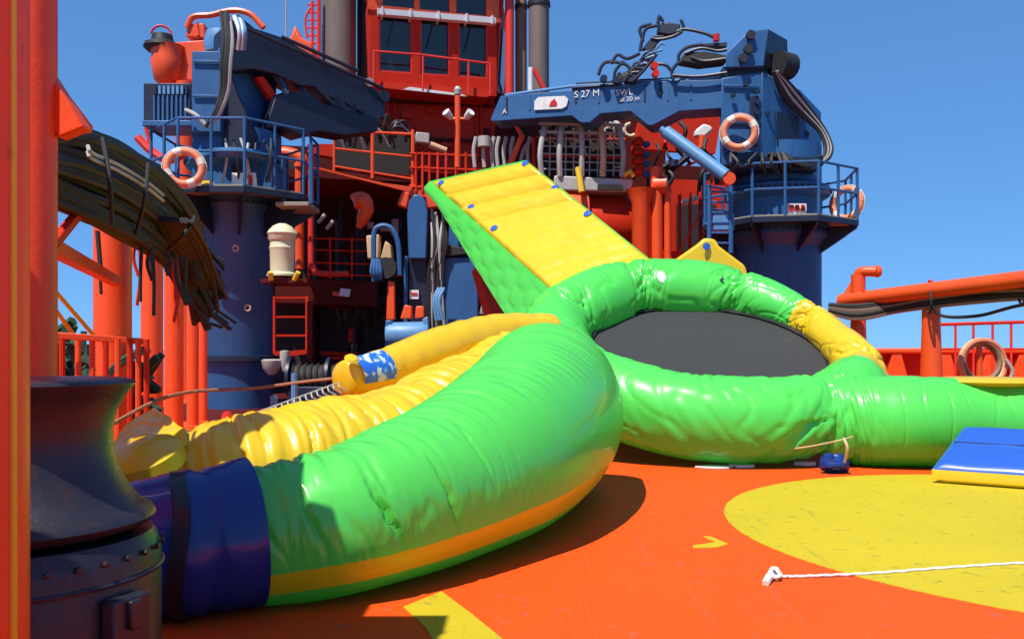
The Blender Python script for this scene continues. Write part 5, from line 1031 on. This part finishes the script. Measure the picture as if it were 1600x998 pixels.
# bolt circles and ribs on the cranes
for T, c, R_, zs in ((CL, LC, 1.0, (5.15,)), (CRN, RC_, 1.44, (4.72,)), (CL, LC, 1.27, (6.22,)), (CRN, RC_, 1.44, (5.84,))):
    for z in zs:
        for k in range(26):
            a = math.pi + math.pi * k / 25; p = c + Vector((R_ * math.cos(a), R_ * math.sin(a), z)); MB().box(p, (.07, .07, .07), a).build('bolt', 'navy_shade_paint', T, smooth=0)
for T, x0, x1, ys, Y in ((CRN, 1130, 1186, (134, 190, 236), 22.55), (CL, 301, 343, (96, 150), 20.65)):
    for y in ys: MB().beam(P(x0, y, Y), P(x1, y + 1, Y), .05, .06).build('weld_rib', 'blue_paint', T, bevel=.01)
for k in range(9):
    x = 790 + k * 36
    if 830 < x < 892: continue
    yt = 150 - (x - 782) * .14 if x < 893 else 134 - (x - 893) * .03
    MB().prism([VR(x, yt + 3, -s_ * .02), VR(x + 3, yt + 3, -s_ * .02), VR(x + 3, yt + 28, -s_ * .02), VR(x, yt + 28, -s_ * .02)], nr * .03).build('boom_rib', 'navy_shade_paint' if k % 3 == 0 else 'blue_paint', CRN)
MB().tube([VR(790, 149, .1), VR(893, 135, .1), VR(1125, 122, .1)], .045, 7).build('boom_pipe', 'light_blue_paint', CRN)
MB().tube([VR(900, 131, .3), VR(1120, 119, .3)], .03, 7).build('boom_pipe', 'black_rubber', CRN)
for k in range(10):     # hoses crossing the left boom and turret
    a = rnd.uniform(0, 1); x0 = 380 + 120 * a; MB().tube(cr([VB(x0, 60 + 50 * a, -.05), VB(x0 + 14, 90 + 45 * a, -.15), VB(x0 + 34 + rnd.uniform(-8, 8), 120 + 40 * a, -.12), VB(x0 + 50, 150 + 30 * a, -.05)], 5), .04, 7).build('hydraulic_hose', rnd.choice(['black_rubber', 'navy_shade_paint', 'black_rubber', 'blue_paint']), CL)
for k in range(7):
    x0 = 352 + k * 12; MB().tube(cr([P(x0, 215 + rnd.uniform(-10, 10), 20.6), P(x0 + rnd.uniform(-8, 12), 245, 20.45), P(x0 + rnd.uniform(-6, 12), 285, 20.6)], 5), .035, 6).build('hydraulic_hose', rnd.choice(['black_rubber', 'navy_shade_paint', 'grey_steel']), CL)
for k in range(8):
    x0 = 1140 + rnd.uniform(0, 100); MB().tube(cr([P(x0, 240, 22.3), P(x0 + rnd.uniform(-12, 12), 256, 22.1), P(x0 + rnd.uniform(-6, 20), 268 + rnd.uniform(-6, 10), 22.4)], 5), .045, 6).build('hydraulic_hose', 'black_rubber', CRN)
# tower front: cable trays, boxes, pipes
for x in (606, 617, 745, 752): MB().tube([SP(x, 160, sg * .52), SP(x + 1, 250, sg * .52)], .05, 7).build('riser_pipe', 'red_paint', HS)
for (x, y, w_, h_) in ((628, 172, 14, 12), (650, 196, 10, 16), (668, 168, 8, 8), (758, 200, 8, 18), (690, 222, 16, 8), (634, 226, 12, 14)): sp([(x, y + h_), (x + w_, y + h_ + 1), (x + w_, y + 1), (x, y)], .2, 'junction_box', rnd.choice(['red_paint', 'shaded_red_paint', 'grey_steel']), .38)
for y in (158, 214): MB().beam(SP(602, y, sg * .5), SP(770, y + 8, sg * .5), .07, .1).build('cable_tray', 'shaded_red_paint', HS)
# cave clutter: pipes and boxes against the bulkhead
for k in range(26):
    x = rnd.uniform(490, 745); y0 = rnd.uniform(300, 420); y1 = y0 + rnd.uniform(40, 180); o_ = rnd.uniform(1.2, 2.8)
    MB().tube([SP(x, y0, sg * o_), SP(x + rnd.uniform(-2, 2), y1, sg * o_)], rnd.uniform(.04, .12), 8).build('riser_pipe', rnd.choice(['shaded_red_paint', 'red_paint', 'navy_shade_paint', 'shade_black_paint', 'black_rubber']), HS)
for k in range(14):
    x = rnd.uniform(490, 700); y = rnd.uniform(296, 560); w_ = rnd.uniform(20, 90); o_ = rnd.uniform(1.0, 2.8)
    MB().tube([SP(x, y, sg * o_), SP(x + w_, y + rnd.uniform(-1, 4), sg * o_)], rnd.uniform(.03, .08), 8).build('cross_pipe', rnd.choice(['shaded_red_paint', 'red_paint', 'shade_black_paint']), HS)
for k in range(16):
    x = rnd.uniform(500, 740); y = rnd.uniform(320, 560); w_ = rnd.uniform(6, 22); h_ = rnd.uniform(8, 26)
    sp([(x, y + h_), (x + w_, y + h_), (x + w_, y), (x, y)], .35, 'cabinet', rnd.choice(['shaded_red_paint', 'navy_shade_paint', 'shade_black_paint', 'red_paint', 'grey_steel']), rnd.uniform(1.6, 2.6), bevel=.02)
# clutter under the right boom and behind the cage
for k in range(14):
    x = rnd.uniform(990, 1115); y = rnd.uniform(190, 300); MB().tube(cr([P(x, y, 25.6), P(x + rnd.uniform(-12, 12), y + rnd.uniform(8, 20), 25.4), P(x + rnd.uniform(-20, 20), y + rnd.uniform(25, 50), 25.7)], 4), rnd.uniform(.03, .07), 7).build('hanging_cable', rnd.choice(['black_rubber', 'black_rubber', 'brown_hose', 'red_paint']), HS)
for x in (1062, 1078, 1094, 1110): MB().tube([P(x, 300, 25.4), P(x, 392, 25.4)], .05, 7).build('riser_pipe', rnd.choice(['red_paint', 'shaded_red_paint']), HS)
# wheelhouse: visor brackets, wipers, window gaskets
for (x0, x1) in WN:
    xm = (x0 + x1) / 2; a_, b2 = W(xm, wt(xm) + 3, .12), W(xm - 12, wb(xm) - 45, .12); MB().tube([a_, b2], .018, 6).build('wiper', 'black_rubber', HS)
for x in (596, 640, 684, 728, 768): wq(x, row(x, 23, 37), x + 3, row(x + 3, 23, 37), x + 3, row(x + 3, 10, 24), x, row(x, 10, 24), -.16, .5, 'visor_bracket', 'white_paint')
# capstan: bolts round the drum and chipped key plate
for k in range(18):
    a = -1.9 + k * .2; MB().lathe(cc + Vector((.471 * math.cos(a), .471 * math.sin(a), .775)), [(0, -.004), (.012, -.004), (.012, .008), (0, .010)], 6, 0, Vector((math.cos(a), math.sin(a), 0))).build('bolt', 'capstan_paint', CP, smooth=0)
MB().torus(cc + Vector((0, 0, .70)), .472, .010, Vector((0, 0, 1)), n=60, seg=6).build('weld_bead', 'capstan_paint', CP)
# webbing round the bouncing mat, with eyelets
band = []; nW = 120
for ww in (-.10, -.03):
    for k in range(nW):
        a = 2 * math.pi * k / nW; band.append(ringpt(a, MATR + ww - .02, -.095 if ww > -.05 else -.115))
MB().add(band, [(k, (k + 1) % nW, nW + (k + 1) % nW, nW + k) for k in range(nW)]).build('edge_webbing', 'black_strap', TR)
